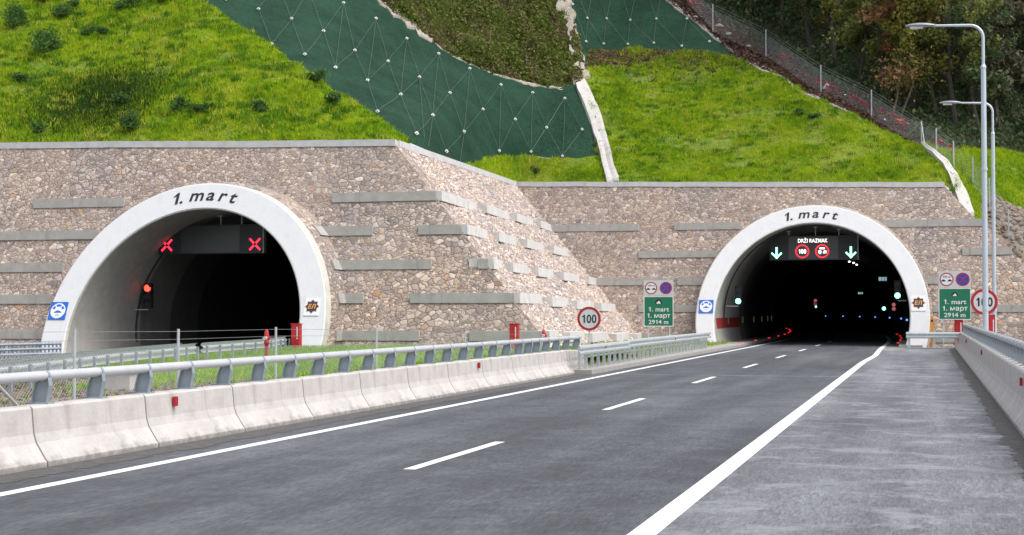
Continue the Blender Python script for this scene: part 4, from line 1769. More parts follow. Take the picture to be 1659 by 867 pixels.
# cable down the left wall of the left bore
pw = thing('power_cable', onY(228, 560, 66), 'black cable running down the inner left wall of the left tunnel', 'cable')
m = MB()
pts = []
for t in np.linspace(-6, 46, 18):
    r_ = LP['r'] - .06
    pts.append(Vector((LP['X'] - r_ * math.cos(R(t)), 66.3, LP['hc'] + r_ * math.sin(R(t)))))
m.tube(pts, .045, 6)
m.build('cable', M['black'], pw)
pw = thing('power_cable', (-11.5, 94, 1), 'dark cable arching over the inner left wall of the right tunnel', 'cable')
m = MB()
pts = []
for t in np.linspace(-6, 100, 30):
    r_ = RP['r'] - .06
    pts.append(Vector((RP['X'] - r_ * math.cos(R(t)), 94.2, RP['hc'] + r_ * math.sin(R(t)))))
m.tube(pts, .04, 6)
m.build('cable', M['black'], pw)
pw = thing('cable_coil', onY(1446, 388, 94.5), 'coiled cable hanging at the upper right inside the right tunnel', 'cable')
m = MB()
for px, py, rr in ((1441, 384, .22), (1447, 392, .24), (1446, 380, .34)):
    c = onY(px, py, 94.5)
    m.tube([c + Vector((rr * math.cos(R(t)), 0, rr * math.sin(R(t)))) for t in range(0, 361, 30)], .02, 5, False)
m.build('coil', M['galv'], pw)


# ------------------------------------------------------------------ small lights in the right bore
def light_box(name, p, size, mat, label, cat, group):
    m = MB().box(p, size)
    o = m.build(name, mat, None, p)
    return tag(o, label, cat, group)


for k in range(10):
    Y = 88.5 + 9.2 * k
    light_box('road_stud', Vector((-10.42 + dx(Y), Y, .20)), (.15, .10, .05), M['stud_red'], 'red light stud on the kerb along the left side of the right tunnel', 'road stud', 'red studs along the left kerb of the tunnel')
for k in range(5):
    Y = 91 + 9 * k
    light_box('road_stud', Vector((-1.62 + dx(Y), Y, .21)), (.13, .10, .05), M['stud_red'], 'red light stud on the kerb along the right side of the right tunnel', 'road stud', 'red studs along the right kerb of the tunnel')
for px in (1338, 1366, 1393, 1418, 1441, 1460, 1471):
    best = None
    for Y in np.linspace(104, 300, 400):
        X = -1.25 + dx(Y)
        d = Vector((X, Y, 1.45)) - O
        qx = 829.5 + F_PX * d.dot(RT) / d.dot(FW)
        if best is None or abs(qx - px) < best[0]:
            best = (abs(qx - px), X, Y)
    light_box('marker_light', Vector((best[1], best[2], 1.45)), (.12, .12, .12), M['blue_light'], 'small blue marker light on the right wall deep in the right tunnel', 'light', 'blue marker lights on the tunnel wall')
for px, py in ((1376, 424), (1383, 426), (1388, 429), (1391, 443), (1390, 462), (1380, 463), (1369, 467), (1356, 466), (1333, 477)):
    Y = 2500 * 4.35 / (506 - py) * 1.02
    Y = min(Y, 300)
    p = onY(px, py, Y)
    light_box('ceiling_lamp', p, (.16, .3, .10), M['warm_light'], 'tiny warm lamp under the ceiling deep in the right tunnel', 'light', 'ceiling lamps in the tunnel')
for px, py, w_, h_, Y, lb in ((1430, 452, .55, .30, 103, 'larger lit exit plate high on the right wall inside the right tunnel'), (1394, 475, .42, .2, 130, 'smaller dim lit plate lower down inside the right tunnel')):
    p = onY(px, py, Y)
    root = thing('lit_plate', p, lb, 'sign')
    fr = Frame(p)
    MB().rect(fr, -w_ / 2, -h_ / 2, w_ / 2, h_ / 2, -.1, 0).build('casing', M['dark_box'], root)
    m = MB()
    m.rect(fr, -w_ * .46, -h_ * .4, -w_ * .12, h_ * .4, 0, .01)
    m.rect(fr, -w_ * .05, -h_ * .4, w_ * .2, h_ * .4, 0, .01)
    m.rect(fr, w_ * .27, -h_ * .4, w_ * .46, h_ * .4, 0, .01)
    m.build('lit_panel', M['cyan_panel'], root)
for px, py, Y, lb in ((1321, 490, 150, 'pair of red rimmed white plates far inside the right tunnel, left of the middle'), (1448, 497, 128, 'pair of red rimmed white plates deep inside the right tunnel by the right wall')):
    p = onY(px, py, Y)
    root = thing('speed_sign', p, lb, 'road sign')
    for k in (0, 1):
        fr = Frame(p + Vector((0, 0, .16 - .33 * k)))
        MB().disc(fr, .12, -.02, 0).build('sign_face', emit('dim_white', (.5, .45, .45), .22) if 'dim' not in M else M['dim'], root)
        MB().arc(fr, .11, .165, 0, 360, -.02, .01).build('red_border', M['led_redring'] if 0 else emit('dim_red', (.8, .08, .1), .22), root)
for k in range(6):
    Y = 96 + 8 * k
    x = RP['X'] - (RP['r'] - .1) + dx(Y)
    light_box('wall_marker', Vector((x, Y, 1.45)), (.06, .10, .42), emit('wall_marker', (.35, .5, .2), .05) if k == 0 else bpy.data.materials['wall_marker'], 'narrow upright wall marker on the left wall of the right tunnel', 'marker', 'wall markers in the right tunnel')

# ------------------------------------------------------------------ hydrants, cabinets, posts
def hydrant_box(px0, px1, py0, Y, zf, label, stripe=True):
    a, b = onY(px0, py0, Y), onY(px1, py0, Y)
    cx, w_ = (a.x + b.x) / 2, b.x - a.x
    root = thing('hose_cabinet', (cx, Y, zf), label, 'cabinet')
    m = MB()
    m.box((cx, Y, (zf + a.z) / 2), (w_, .28, a.z - zf))
    m.build('body', M['red_box'], root)
    fr = Frame((cx, Y - .14, zf))
    h = a.z - zf
    m = MB()
    m.rect(fr, -w_ * .46, .12, w_ * .46, h - .03, 0, .012)
    m.build('door', M['red_box'], root)
    m = MB()
    m.rect(fr, w_ * .2, h * .55, w_ * .32, h * .9, .012, .016)
    m.rect(fr, w_ * .18, h * .46, w_ * .34, h * .51, .012, .016)
    m.build('marking', M['white'], root)
    m = MB()
    m.box((cx, Y, a.z + .012), (w_ + .05, .33, .024))
    m.build('lid', M['red_box'], root)
    return root


hydrant_box(474, 487, 525, 56.8, .4, 'red hose cabinet standing in front of the right foot of the left portal')
hydrant_box(827, 840, 525, 57.2, .4, 'red hose cabinet behind the rail below the stone slope')
hydrant_box(1546, 1560, 518, 88.9, .0, 'red hose cabinet below the right green tunnel board')
hydrant_box(1600, 1612, 511, 70, .0, 'red hose cabinet between the two lamp posts behind the right rail')


def hydrant(px, py, Y, zf, label):
    p = onY(px, py, Y)
    root = thing('fire_hydrant', (p.x, Y, zf), label, 'hydrant')
    h = p.z - zf
    m = MB()
    prof = [(0, .11), (.05, .11), (.06, .065), (h * .55, .06), (h * .58, .09), (h * .62, .09), (h * .66, .075), (h * .82, .08), (h * .9, .07), (h * .97, .05), (h, .03)]
    m.tube([(p.x, Y, zf + z) for z, r_ in prof], [r_ for z, r_ in prof], 14)
    smooth_mesh(m.build('body', M['red_box'], root), 50)
    for s_ in (-1, 1):
        m = MB()
        m.tube([(p.x + s_ * .07, Y, zf + h * .74), (p.x + s_ * .12, Y, zf + h * .74)], .04, 10)
        m.build('outlet', M['red_box'], root)
    m = MB()
    m.tube([(p.x, Y - .07, zf + h * .74), (p.x, Y - .17, zf + h * .74)], .06, 10)
    m.build('outlet', M['galv'], root)
    return root


hydrant(432, 534, 44.5, .38, 'red fire hydrant in the grass before the left tunnel mouth')
hydrant(881, 534, 57, .4, 'red fire hydrant at the foot of the stone slope behind the rail')
yp = thing('marker_post', (.25, 86.7, 0), 'yellow upright marker post at the right foot of the right portal', 'post')
MB().box((.25, 86.7, .86), (.16, .1, 1.78)).build('post', M['yellow'], yp)
m = MB()
m.rect(Frame((.25, 86.65, 1.5)), -.055, -.06, .055, .06, 0, .006)
m.build('plate', M['black'], yp)
jb = thing('junction_box', (-14.4, 26.4, .3), 'low pale concrete junction box in the soil beyond the wire fence', 'box')
p = onX(205, 608, -15.2)
jb.location = (p.x, p.y, .35)
m = MB()
m.box((p.x, p.y, .52), (.55, .75, .5))
m.build('body', M['barrier'], jb)
m = MB()
m.box((p.x, p.y, .80), (.63, .84, .06))
m.build('lid', M['coping'], jb)


# ------------------------------------------------------------------ street lamps
def street_lamp(x, y, ztop, reach, label):
    root = thing('street_lamp', (x, y, 0), label, 'street lamp')
    m = MB()
    zs = ztop - 1.5
    m.tube([(x, y, -.1), (x, y, zs)], [.10, .088], 14)
    m.tube([(x, y, zs), (x, y, zs + .12)], [.105, .06], 14)
    smooth_mesh(m.build('pole', M['lamp'], root), 40)
    m = MB()
    m.tube([(x, y, ztop - 5.1), (x, y, ztop - 5.0)], .115, 14)
    m.tube([(x, y, 2.02), (x, y, 2.10)], .115, 14)
    m.build('collar', M['lamp'], root)
    m = MB()
    pts = [(x, y, zs + .05), (x, y, ztop - .45)] + [(x - .45 + .45 * math.cos(R(t)), y, ztop - .45 + .45 * math.sin(R(t))) for t in range(15, 91, 15)] + [(x - reach + .75, y, ztop + .05)]
    m.tube(pts, [.055] * (len(pts) - 1) + [.04], 10)
    smooth_mesh(m.build('arm', M['lamp'], root), 40)
    # lantern: flat shell
    rings = []
    L = 1.0
    x1 = x - reach + .85
    n = 16
    for k in range(9):
        t = k / 8
        hw = .17 * math.sin(math.pi * (.06 + .9 * t)) ** .6
        hh = .10 * math.sin(math.pi * (.06 + .9 * t)) ** .6
        c = Vector((x1 - L * t, y, ztop + .06 + .02 * t))
        rings.append([c + Vector((0, hw * math.cos(2 * math.pi * j / n), hh * math.sin(2 * math.pi * j / n) * (1 if math.sin(2 * math.pi * j / n) > 0 else .55))) for j in range(n)])
    m = MB()
    m.sweep(rings)
    hd = smooth_mesh(m.build('lamp_head', M['lamp_head'], root), 60)
    m = MB()
    m.box((x1 - .62, y, ztop + .005), (.42, .2, .07))
    m.build('glass', M['glass'], hd)
    return root


p1 = onY(1592.5, 38, 56)
street_lamp(p1.x, 56, p1.z - .45 + .4, p1.x - onY(1474, 36, 56).x, 'tall grey street lamp, nearer and taller of the two at right')
p2 = onY(1608, 165, 77)
street_lamp(p2.x, 77, p2.z - .05, p2.x - onY(1527, 164, 77).x, 'grey street lamp farther back, shorter in view beside the nearer lamp')

# ------------------------------------------------------------------ netting anchors and cables
A_ = [(555.5, 6.6), (607.6, 33), (657, 63), (709, 88.6), (759.6, 114.4), (810, 139), (862, 152.5), (914.7, 160.6)]
B_ = [(573, 85), (626.7, 100.4), (678.4, 127.4), (727, 152.5), (780, 178), (832.7, 193.4), (884, 207.5), (942, 211.5)]
C_ = [(542, 113), (594, 134), (648, 157), (698.7, 190.5), (749, 216), (806, 245.5), (857.5, 246), (911, 254.7)]
D_ = [(611, 183.5), (672, 219), (720, 246.6)]
L_ = [(365, 1), (418, 16), (472, 35), (523, 54), (440, 75), (493, 93), (500, -14), (450, -25)]
cab = []
for i in range(8):
    cab.append((A_[i], B_[i]))
    if i:
        cab.append((A_[i], B_[i - 1]))
        cab.append((A_[i], C_[i]))
    cab.append((B_[i], C_[i]))
    if i < 7:
        cab.append((B_[i], C_[i + 1]))
for i, d in enumerate(D_):
    cab += [(C_[i + 1], d), (C_[i + 2], d)]
cab += [(D_[0], (612, 192)), (C_[3], (690, 240)), (C_[4], (742, 262)), (B_[2], (684, 225)),
        (L_[1], L_[4]), (L_[2], L_[4]), (L_[2], L_[5]), (L_[3], L_[5]), (L_[3], C_[0]), (A_[0], L_[3]), (A_[0], C_[0]), (L_[6], L_[3]), (L_[6], L_[2]), (L_[7], L_[2]), (L_[7], L_[1]), (L_[6], A_[0]), (C_[4], (770, 262))]
A2 = [(926, 8), (950, 31), (983, 32), (1022, 35), (1064, 33), (1113, 33)]
B2 = [(948, 69), (978.5, 73), (1018, 74), (1060, 72), (1105, 76), (1149.5, 70)]
cab2 = []
for i in range(6):
    cab2.append((A2[i], B2[i]))
    if i:
        cab2.append((A2[i], B2[i - 1]))
        cab2.append((A2[i], (A2[i][0] - 22, -30)))
    cab2.append((A2[i], (A2[i][0] + 12, -30)))


def normal_at(x, y):
    a, b, c = hill(x, y, 0, 0), hill(x + 6, y, 0, 0), hill(x, y - 6, 0, 0)
    n = (b - a).cross(c - a).normalized()
    return n if n.z > 0 else -n


def dress(netobj, anchors, cables, lift, crad):
    for (x, y) in anchors:
        n = normal_at(x, y)
        p = hill(x, y, 0, .5) + n * .13
        n = (n + Vector((.12, -.9, 0))).normalized()
        q = n.to_track_quat('Z', 'Y').to_matrix()
        m = MB()
        m.box(p, (.165, .165, .03), q @ Matrix.Rotation(R(45 + random.uniform(-12, 12)), 3, 'Z'))
        m.box(p + n * .04, (.07, .07, .08), q)
        m.build('anchor_plate', M['plate'], netobj)
    for a, b in cables:
        pts = []
        for k in range(7):
            t = k / 6
            x, y = a[0] + (b[0] - a[0]) * t, a[1] + (b[1] - a[1]) * t
            pts.append(hill(x, y, 0, .25) + normal_at(x, y) * .13)
        m = MB()
        m.tube(pts, crad, 4, False)
        m.build('cable', M['cable'], netobj)


dress(net_slope, A_ + B_ + C_ + D_ + L_[:6], cab[:58], .1, .009)
dress(net_slope2, A2 + B2, cab2, .1, .009)


# ------------------------------------------------------------------ drains and edgings on the hill
def ribbon(name, path, widths, mat, label, cat, h=.16, rough=0.0, step=8):
    """strip of concrete laid down the hillside"""
    P = []
    for i in range(len(path) - 1):
        a, b = path[i], path[i + 1]
        n = max(1, int(math.hypot(b[0] - a[0], b[1] - a[1]) / step))
        for k in range(n):
            t = k / n
            P.append((a[0] + (b[0] - a[0]) * t, a[1] + (b[1] - a[1]) * t, widths[i] + (widths[i + 1] - widths[i]) * t))
    P.append((*path[-1], widths[-1]))
    rings = []
    for i, (x, y, wd) in enumerate(P):
        x0, y0, _ = P[max(0, i - 1)]
        x1, y1, _ = P[min(len(P) - 1, i + 1)]
        L = math.hypot(x1 - x0, y1 - y0)
        nx, ny = -(y1 - y0) / L, (x1 - x0) / L
        j1 = 1 + rough * mnoise.noise((x * .09, y * .09, 4)) * 2
        j2 = 1 + rough * mnoise.noise((x * .09, y * .09, 8)) * 2
        a = hill(x - nx * wd / 2 * j1, y - ny * wd / 2 * j1)
        b = hill(x + nx * wd / 2 * j2, y + ny * wd / 2 * j2)
        up = Vector((0, 0, 1))
        hh = h * (1 + rough * mnoise.noise((x * .2, y * .2, 2)))
        c = a.lerp(b, .5)
        rings.append([a - up * .4, a + up * hh, a.lerp(b, .22) + up * hh, c + up * (hh - .07), a.lerp(b, .78) + up * hh, b + up * hh, b - up * .4])
    m = MB()
    m.sweep(rings)
    o = m.build(name, mat, None, hill(path[-1][0], path[-1][1]))
    return tag(o, label, cat)


ribbon('drain_channel', [(940, 138), (952, 165), (966, 200), (978, 245), (986, 275), (993, 298)], [16, 19, 19, 18, 17, 20], M['drain'], 'pale concrete drain running down between the netting and the right grass slope', 'drain', .34, .04)
ribbon('drain_channel', [(1494, 238), (1512, 250), (1532, 268), (1545, 290), (1557, 318), (1570, 352)], [5, 6, 10, 14, 17, 17], M['drain'], 'pale concrete drain curving down to the right end of the stone wall', 'drain', .36, .05)
ribbon('drain_channel', [(1218, 106), (1245, 116), (1268, 128), (1284, 140)], [3, 7, 7, 3], M['drain'], 'short pale concrete lip at the upper edge of the right grass slope', 'drain', .10, .6)
ribbon('drain_channel', [(1284, 142), (1320, 156), (1360, 175), (1395, 193)], [2, 3, 2, 2], M['drain'], 'thin concrete edging line between the right grass slope and fallen leaves', 'drain', .08, .5)
ribbon('rock_strip', [(914, -20), (917, 10), (925, 40), (931, 75), (938, 100), (946, 132)], [12, 15, 14, 14, 20, 24], M['rock'], 'crumbling pale rock strip beside the upper green netting', 'rock', .3, .9, 4)
ribbon('rock_strip', [(606, -2), (650, 32), (672, 50), (700, 68)], [3, 7, 8, 4], M['rock'], 'pale rock edging at the upper left rim of the green netting', 'rock', .12, .8, 4)
ribbon('rock_strip', [(705, 71), (740, 94), (800, 119), (860, 138), (912, 142)], [3, 3, 2.2, 3, 5], M['rock'], 'thin pale rock rim along the top of the green netting below brambles', 'rock', .05, .9, 4)
ribbon('rock_strip', [(1074, -4), (1105, 20), (1128, 37), (1190, 88)], [3, 4, 2.5, 2], M['drain'], 'thin pale rim along the right edge of the upper netting', 'rock', .12, .6, 4)


# ------------------------------------------------------------------ ground cover
def tri_soup(o, zmin=None):
    me = o.data
    me.calc_loop_triangles()
    n = len(me.loop_triangles)
    idx = np.empty(n * 3, dtype=np.int32)
    me.loop_triangles.foreach_get('vertices', idx)
    co = np.empty(len(me.vertices) * 3)
    me.vertices.foreach_get('co', co)
    T = co.reshape(-1, 3)[idx].reshape(-1, 3, 3) + np.array(o.location)
    return T


def scatter(o, count, keep=None):
    T = tri_soup(o)
    ar = np.linalg.norm(np.cross(T[:, 1] - T[:, 0], T[:, 2] - T[:, 0]), axis=1)
    if keep is not None:
        ar = ar * keep(T.mean(1))
    k = rng.choice(len(T), count, p=ar / ar.sum())
    r1 = np.sqrt(rng.random(count))[:, None]
    r2 = rng.random(count)[:, None]
    return T[k, 0] * (1 - r1) + T[k, 1] * r1 * (1 - r2) + T[k, 2] * r1 * r2


def noise_at(P, s, off=0.0):
    return np.array([mnoise.noise((p[0] * s + off, p[1] * s, p[2] * s)) for p in P])


def from_np(name, V, F, mat):
    """V (n,3), F (m,k) -> one mesh object"""
    me = bpy.data.meshes.new(name)
    me.vertices.add(len(V))
    me.vertices.foreach_set('co', np.ascontiguousarray(V, dtype=np.float32).ravel())
    m, k = F.shape
    me.loops.add(m * k)
    me.loops.foreach_set('vertex_index', np.ascontiguousarray(F, dtype=np.int32).ravel())
    me.polygons.add(m)
    me.polygons.foreach_set('loop_start', np.arange(0, m * k, k, dtype=np.int32))
    me.update(calc_edges=True)
    me.materials.append(mat)
    o = bpy.data.objects.new(name, me)
    col.objects.link(o)
    return o


def blades(name, P, h, wd, mat, lean=.5):
    """bent grass blades: each a tapering two-segment strip"""
    n = len(P)
    a = rng.random(n) * 2 * np.pi
    s = np.stack([np.cos(a), np.sin(a), np.zeros(n)], 1)
    b = rng.random(n) * 2 * np.pi
    d = np.stack([np.cos(b), np.sin(b), np.zeros(n)], 1) * (lean * rng.random(n))[:, None]
    h = np.asarray(h)[:, None] if np.ndim(h) else np.full((n, 1), h)
    wd = np.asarray(wd)[:, None] if np.ndim(wd) else np.full((n, 1), wd)
    up = np.array([0, 0, 1.0])
    mid = P + up * h * .55 + d * h * .35
    tip = P + up * h * (1 - .25 * np.linalg.norm(d, axis=1)[:, None]) + d * h
    V = np.stack([P - s * wd, P + s * wd, mid + s * wd * .75, mid - s * wd * .75, tip], 1).reshape(-1, 3)
    k = np.arange(n)[:, None] * 5
    F = np.concatenate([k + np.array([[0, 1, 2]]), k + np.array([[0, 2, 3]]), k + np.array([[3, 2, 4]])])
    o = from_np(name, V, F, mat)
    return o


def turf(o, count, mat, hmin, hmax, name='grass', keep=None, label=None):
    P = scatter(o, count, keep)
    t = np.clip(.5 + .9 * noise_at(P, .45) + .5 * noise_at(P, 1.7, 7), 0, 1)
    h = (hmin + (hmax - hmin) * t) * (.6 + .8 * rng.random(len(P)))
    g_ = blades(name, P - np.array([0, 0, .03]), h, .012 + .016 * rng.random(len(P)), mat, .9)
    g_['kind'] = 'stuff'
    tag(g_, label, 'grass')
    return g_


def near_frame(lim):
    def f(C):
        D = C - np.array(O)
        z = D @ np.array(FW)
        x = 829.5 + F_PX * (D @ np.array(RT)) / z
        y = 433.5 - F_PX * (D @ np.array(UP)) / z
        return np.where((x > lim[0]) & (x < lim[1]) & (y > lim[2]) & (y < lim[3]), 1.0, .06)
    return f


turf(grass_left, 190000, M['blade'], .08, .34, keep=near_frame((-40, 1700, -30, 900)), label='bright green grass covering the hill above the left tunnel')
turf(grass_right, 150000, M['blade'], .08, .32, keep=lambda C: near_frame((-40, 1700, -30, 900))(C) * np.where(noise_at(C * np.array([.6, 1.6, 1]), .33, 4) > .36, .08, 1.0), label='bright green grass covering the slope above the right tunnel')
turf(grass_small, 16000, M['blade'], .08, .30, label='strip of bright grass between the netting and the stone wall top')
turf(grass_far, 22000, M['blade'], .08, .35, keep=near_frame((1480, 1700, 220, 400)), label='green grass on the far right bank behind the lamp posts')
def tufts(o, n, per, spread, hmin, hmax, mat, keep, label):
    C0 = scatter(o, n, keep)
    P = np.repeat(C0, per, 0)
    P[:, :2] += rng.normal(size=(len(P), 2)) * spread
    h = hmin + (hmax - hmin) * np.repeat(rng.random(n), per) * (.5 + .7 * rng.random(len(P)))
    g_ = blades('grass_tufts', P - np.array([0, 0, .06]), h, .014 + .016 * rng.random(len(P)), mat, 1.0)
    tag(g_, label, 'grass', None, 'stuff')


tufts(grass_left, 800, 30, .16, .18, .5, M['blade_tuft'], near_frame((-40, 1700, -30, 900)), 'darker green tufts dotted over the left grass hill')
tufts(grass_right, 420, 30, .16, .16, .42, M['blade_tuft'], near_frame((-40, 1700, -30, 900)), 'darker green tufts dotted over the right grass slope')
tufts(grass_left, 450, 30, .18, .18, .45, M['blade_pale'], near_frame((-40, 1700, -30, 900)), 'pale yellow tufts of drier grass on the left hill')
tufts(grass_right, 400, 30, .18, .15, .4, M['blade_pale'], near_frame((-40, 1700, -30, 900)), 'pale yellow tufts of drier grass on the right slope')
dark = lambda C: np.exp(-(((C - np.array(hill(160, 165))) ** 2).sum(1)) / 6.0) + .0001
turf(grass_left, 15000, M['blade_dark'], .18, .46, keep=dark, label='patch of longer dark green grass low on the left hill')


def med_keep(C):
    t = (C[:, 1] - 30) / 8 + .9 * noise_at(C, .35)
    return np.clip(t, .02, 1) * (C[:, 1] < 62.5) * (C[:, 1] > 14)


turf(med, 120000, M['blade_median'], .07, .22, keep=med_keep, label='mown green grass in the median behind the left barrier')
turf(med2, 9000, M['blade_median'], .08, .25, label='thin grass strip behind the guardrail by the right portal')


def leaves(name, P, size, mat, up=.6, flat=False):
    """little four-sided leaves lying every way"""
    n = len(P)
    a = rng.normal(size=(n, 3))
    if flat:
        a[:, 2] *= .35
    a /= np.linalg.norm(a, axis=1)[:, None]
    b = rng.normal(size=(n, 3))
    if flat:
        b[:, 2] *= .35
    b -= a * (a * b).sum(1)[:, None]
    b /= np.linalg.norm(b, axis=1)[:, None]
    s = (size * (.5 + rng.random(n)))[:, None]
    V = np.stack([P - a * s, P + b * s * .55, P + a * s, P - b * s * .55], 1).reshape(-1, 3)
    F = np.arange(n * 4).reshape(-1, 4)
    return V, F


# brambles on the upper bank
P = scatter(bench, 56000, near_frame((560, 980, -40, 180)))
hb2 = np.clip(.1 + 2.2 * noise_at(P, .42) + 1.1 * noise_at(P, 1.2, 3), .03, 1.5)
P[:, 2] += rng.random(len(P)) * hb2 * 1.25
V, F = leaves('bramble', P, .12, None)
o = from_np('bramble_cover', V, F, M['bramble'])
tag(o, 'tangled green and brown brambles on the bank above the netting', 'brambles', None, 'stuff')
# fallen leaves
P = scatter(litter, 15000, near_frame((1040, 1700, -40, 300)))
P[:, 2] += .04 + rng.random(len(P)) * .12
V, F = leaves('l', P, .11, None, .6, True)
o = from_np('fallen_leaves', V, F, M['dead_leaf'])
tag(o, 'brown fallen leaves along the fence line below the forest', 'leaves', None, 'stuff')
P = scatter(forest_floor, 42000, near_frame((1040, 1700, -40, 300)))
P[:, 2] += rng.random(len(P)) ** 2 * 1.9 * np.clip(.5 + noise_at(P, .4) * 1.5, .1, 1.3)
V, F = leaves('l', P, .15, None)
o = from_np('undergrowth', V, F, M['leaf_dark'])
tag(o, 'dark undergrowth on the forest floor behind the hill fence', 'undergrowth', None, 'stuff')
# leaf litter that has blown on to the top of the right slope
P = scatter(grass_right, 5000, lambda C: np.exp(-np.abs(C[:, 2] - (hill(1100, 86).z - .2)) / .5) + .0005)
P[:, 2] += .1
V, F = leaves('l', P, .12, None)
o = from_np('fallen_leaves', V, F, M['dead_leaf'])
tag(o, 'brown leaf scatter along the top edge of the right grass slope', 'leaves', None, 'stuff')
# soil clods and gravel in the median
P = scatter(med, 9000, lambda C: np.clip((38 - C[:, 1]) / 8, 0.02, 1) * (C[:, 1] > 15) * (C[:, 0] > -19))
n = len(P)
P[:, 2] += .01
V, F = leaves('l', P, .05, None, .6)
o = from_np('gravel', V, F, M['rubble'])
tag(o, 'loose stones and clods on the bare median soil', 'gravel', None, 'stuff')


def rock_mesh(r, seed, squash=.7):
    bm = bmesh.new()
    bmesh.ops.create_icosphere(bm, subdivisions=2, radius=r)
    for v in bm.verts:
        d = mnoise.noise(v.co / r * 1.1 + Vector((seed * 7.1, seed * 3.3, 0)))
        v.co *= 1 + .45 * d
        v.co.z *= squash
    vs = [v.co.copy() for v in bm.verts]
    fs = [tuple(v.index for v in f.verts) for f in bm.faces]
    bm.free()
    return vs, fs


# rubble at the right end of the wall
P = scatter(rubble_bank, 420, near_frame((1560, 1700, 300, 470)))
m = MB()
for i, p in enumerate(P):
    vs, fs = rock_mesh(random.uniform(.10, .30), i)
    m.add([v + Vector(p) for v in vs], fs)
o = m.build('rubble', M['rubble'])
tag(o, 'loose rubble stones at the right end of the stone wall', 'rubble', None, 'stuff')
for i, (px, py, r_, lb) in enumerate(((1165, 40, .35, 'pale boulder by the hill fence, upper one near the top post'), (1180, 54, .30, 'pale rock lying in the fallen leaves near the fence top'), (1213, 78, .26, 'small yellowish rock among the fallen leaves beside the upper netting'), (1127, 27, .22, 'small pale rock close to the rim of the upper netting'))):
    vs, fs = rock_mesh(r_, i + 40)
    b = hill(px, py)
    o = MB().add([v + b for v in vs], fs).build('boulder', M['rock'], None, b)
    tag(o, lb, 'rock')
# torn red plastic netting along the fence
for i, (px, py, L, lb) in enumerate(((1128, 12, 1.2, 'scrap of red plastic net near the top of the frame by the hill fence'), (1283, 103, 1.5, 'torn red plastic net strip between the second and third fence posts'), (1331, 137, .9, 'red plastic net bunched at the foot of a fence post above the white bucket'),
                                     (1350, 149, 1.0, 'red plastic net scrap just right of the white bucket'), (1386, 169, .9, 'small red plastic scrap halfway down the hill fence'), (1407, 182, 1.0, 'red plastic scrap at the foot of the fourth fence post'), (1447, 197, 1.8, 'long red plastic net sagging along the fence, upper stretch'), (1474, 213, 1.9, 'long red plastic net sagging along the fence beside the braced post'), (1528, 240, 1.2, 'dull red plastic net behind the fence right of the braced post'))):
    b = hill(px, py)
    nx, nz = 14, 7
    vs, fs = [], []
    drop = -.55
    for j in range(nz + 1):
        for k in range(nx + 1):
            u, v = k / nx - .5, j / nz
            q = Vector((u * L, .35 * mnoise.noise((u * 4 + i, v * 3, 1)) + .2, v * .55 + u * L * drop + .16 * mnoise.noise((u * 6, v * 5, i))))
            vs.append(b + q)
    for j in range(nz):
        for k in range(nx):
            if random.random() < .82:
                a_ = j * (nx + 1) + k
                fs.append((a_, a_ + 1, a_ + nx + 2, a_ + nx + 1))
    o = MB().add(vs, fs).build('plastic_net', M['plastic_red'], None, b)
    sm = o.modifiers.new('thickness', 'SOLIDIFY')
    sm.thickness = .02
    tag(o, lb, 'plastic net')
bk = thing('bucket', hill(1339, 144), 'white plastic bucket lying tilted by the hill fence', 'bucket')
b = hill(1339, 143) + Vector((0, 0, .15))
ax = Vector((.55, -.2, .6)).normalized()
m = MB()
m.tube([b - ax * .22, b + ax * .22], [.17, .21], 16)
m.build('body', M['bucket'], bk)
m = MB()
m.tube([b + ax * .19, b + ax * .23], .225, 16)
m.build('rim', M['bucket'], bk)

# ------------------------------------------------------------------ shrubs on the left hill
SH = [(22, 45, 1.0, 'low bush near the left edge of the grass hill'), (93, 31, .8, 'bush high on the left hill, second from the left edge'), (71, 90, 1.0, 'broad dark bush on the left hill, lowest of the upper left group'), (147, 52, .5, 'small round bush left of a similar one on the upper hill'), (169, 55, .5, 'small round bush right of a similar one on the upper hill'),
      (208, 15, .95, 'wide bush near the top of the left hill'), (194, 170, .55, 'small pale bush inside the dark grass patch'), (294, 185, .55, 'small bush low on the hill, left one of a pair above the portal'), (325, 184, .5, 'small bush low on the hill, right one of a pair above the portal'), (216, 211, .65, 'bush just above the wall coping left of the portal crown'),
      (62, 216, .45, 'small bush just above the wall coping at far left'), (35, 138, .45, 'small thin bush midway up the hill at far left'), (420, 178, .5, 'small bush low on the hill towards the netting'), (507, 134, .55, 'bush on the ridge of the left hill against the netting'), (543, 168, .5, 'small bush below the ridge near the netting foot'),
      (272, 4, .7, 'bush at the top frame edge on the left hill'), (73, 4, .8, 'bush at the top frame edge near the left corner'), (114, 18, .5, 'small bush on the upper hill between two larger ones'), (867, 279, .4, 'single small plant in the grass strip below the netting'), (1293, 186, .4, 'small dark plant in the middle of the right grass slope'), (1320, 193, .4, 'dark low plant on the right grass slope nearer the fence')]
for i, (px, py, r_, lb) in enumerate(SH):
    b = hill(px, py)
    root = thing('bush', b, lb, 'bush', 'bushes on the grass slopes')
    n = int(260 + 900 * r_ * r_)
    nc = 5
    cl = rng.normal(size=(nc, 3)) * np.array([.42, .42, .25]) * r_ + np.array([0, 0, .5 * r_])
    P = cl[rng.integers(0, nc, n)] + rng.normal(size=(n, 3)) * np.array([.26, .26, .2]) * r_
    P[:, 2] = np.abs(P[:, 2]) + .02
    V, F = leaves('b', P, .075, None)
    o = from_np('foliage', V, F, M['shrub'])
    o.parent = root
    m = MB()
    for k in range(5):
        m.tube([b + Vector((0, 0, -.1)), b + Vector(tuple(cl[k]))], [.02, .008], 5)
    m.build('stem', M['bark'], root)


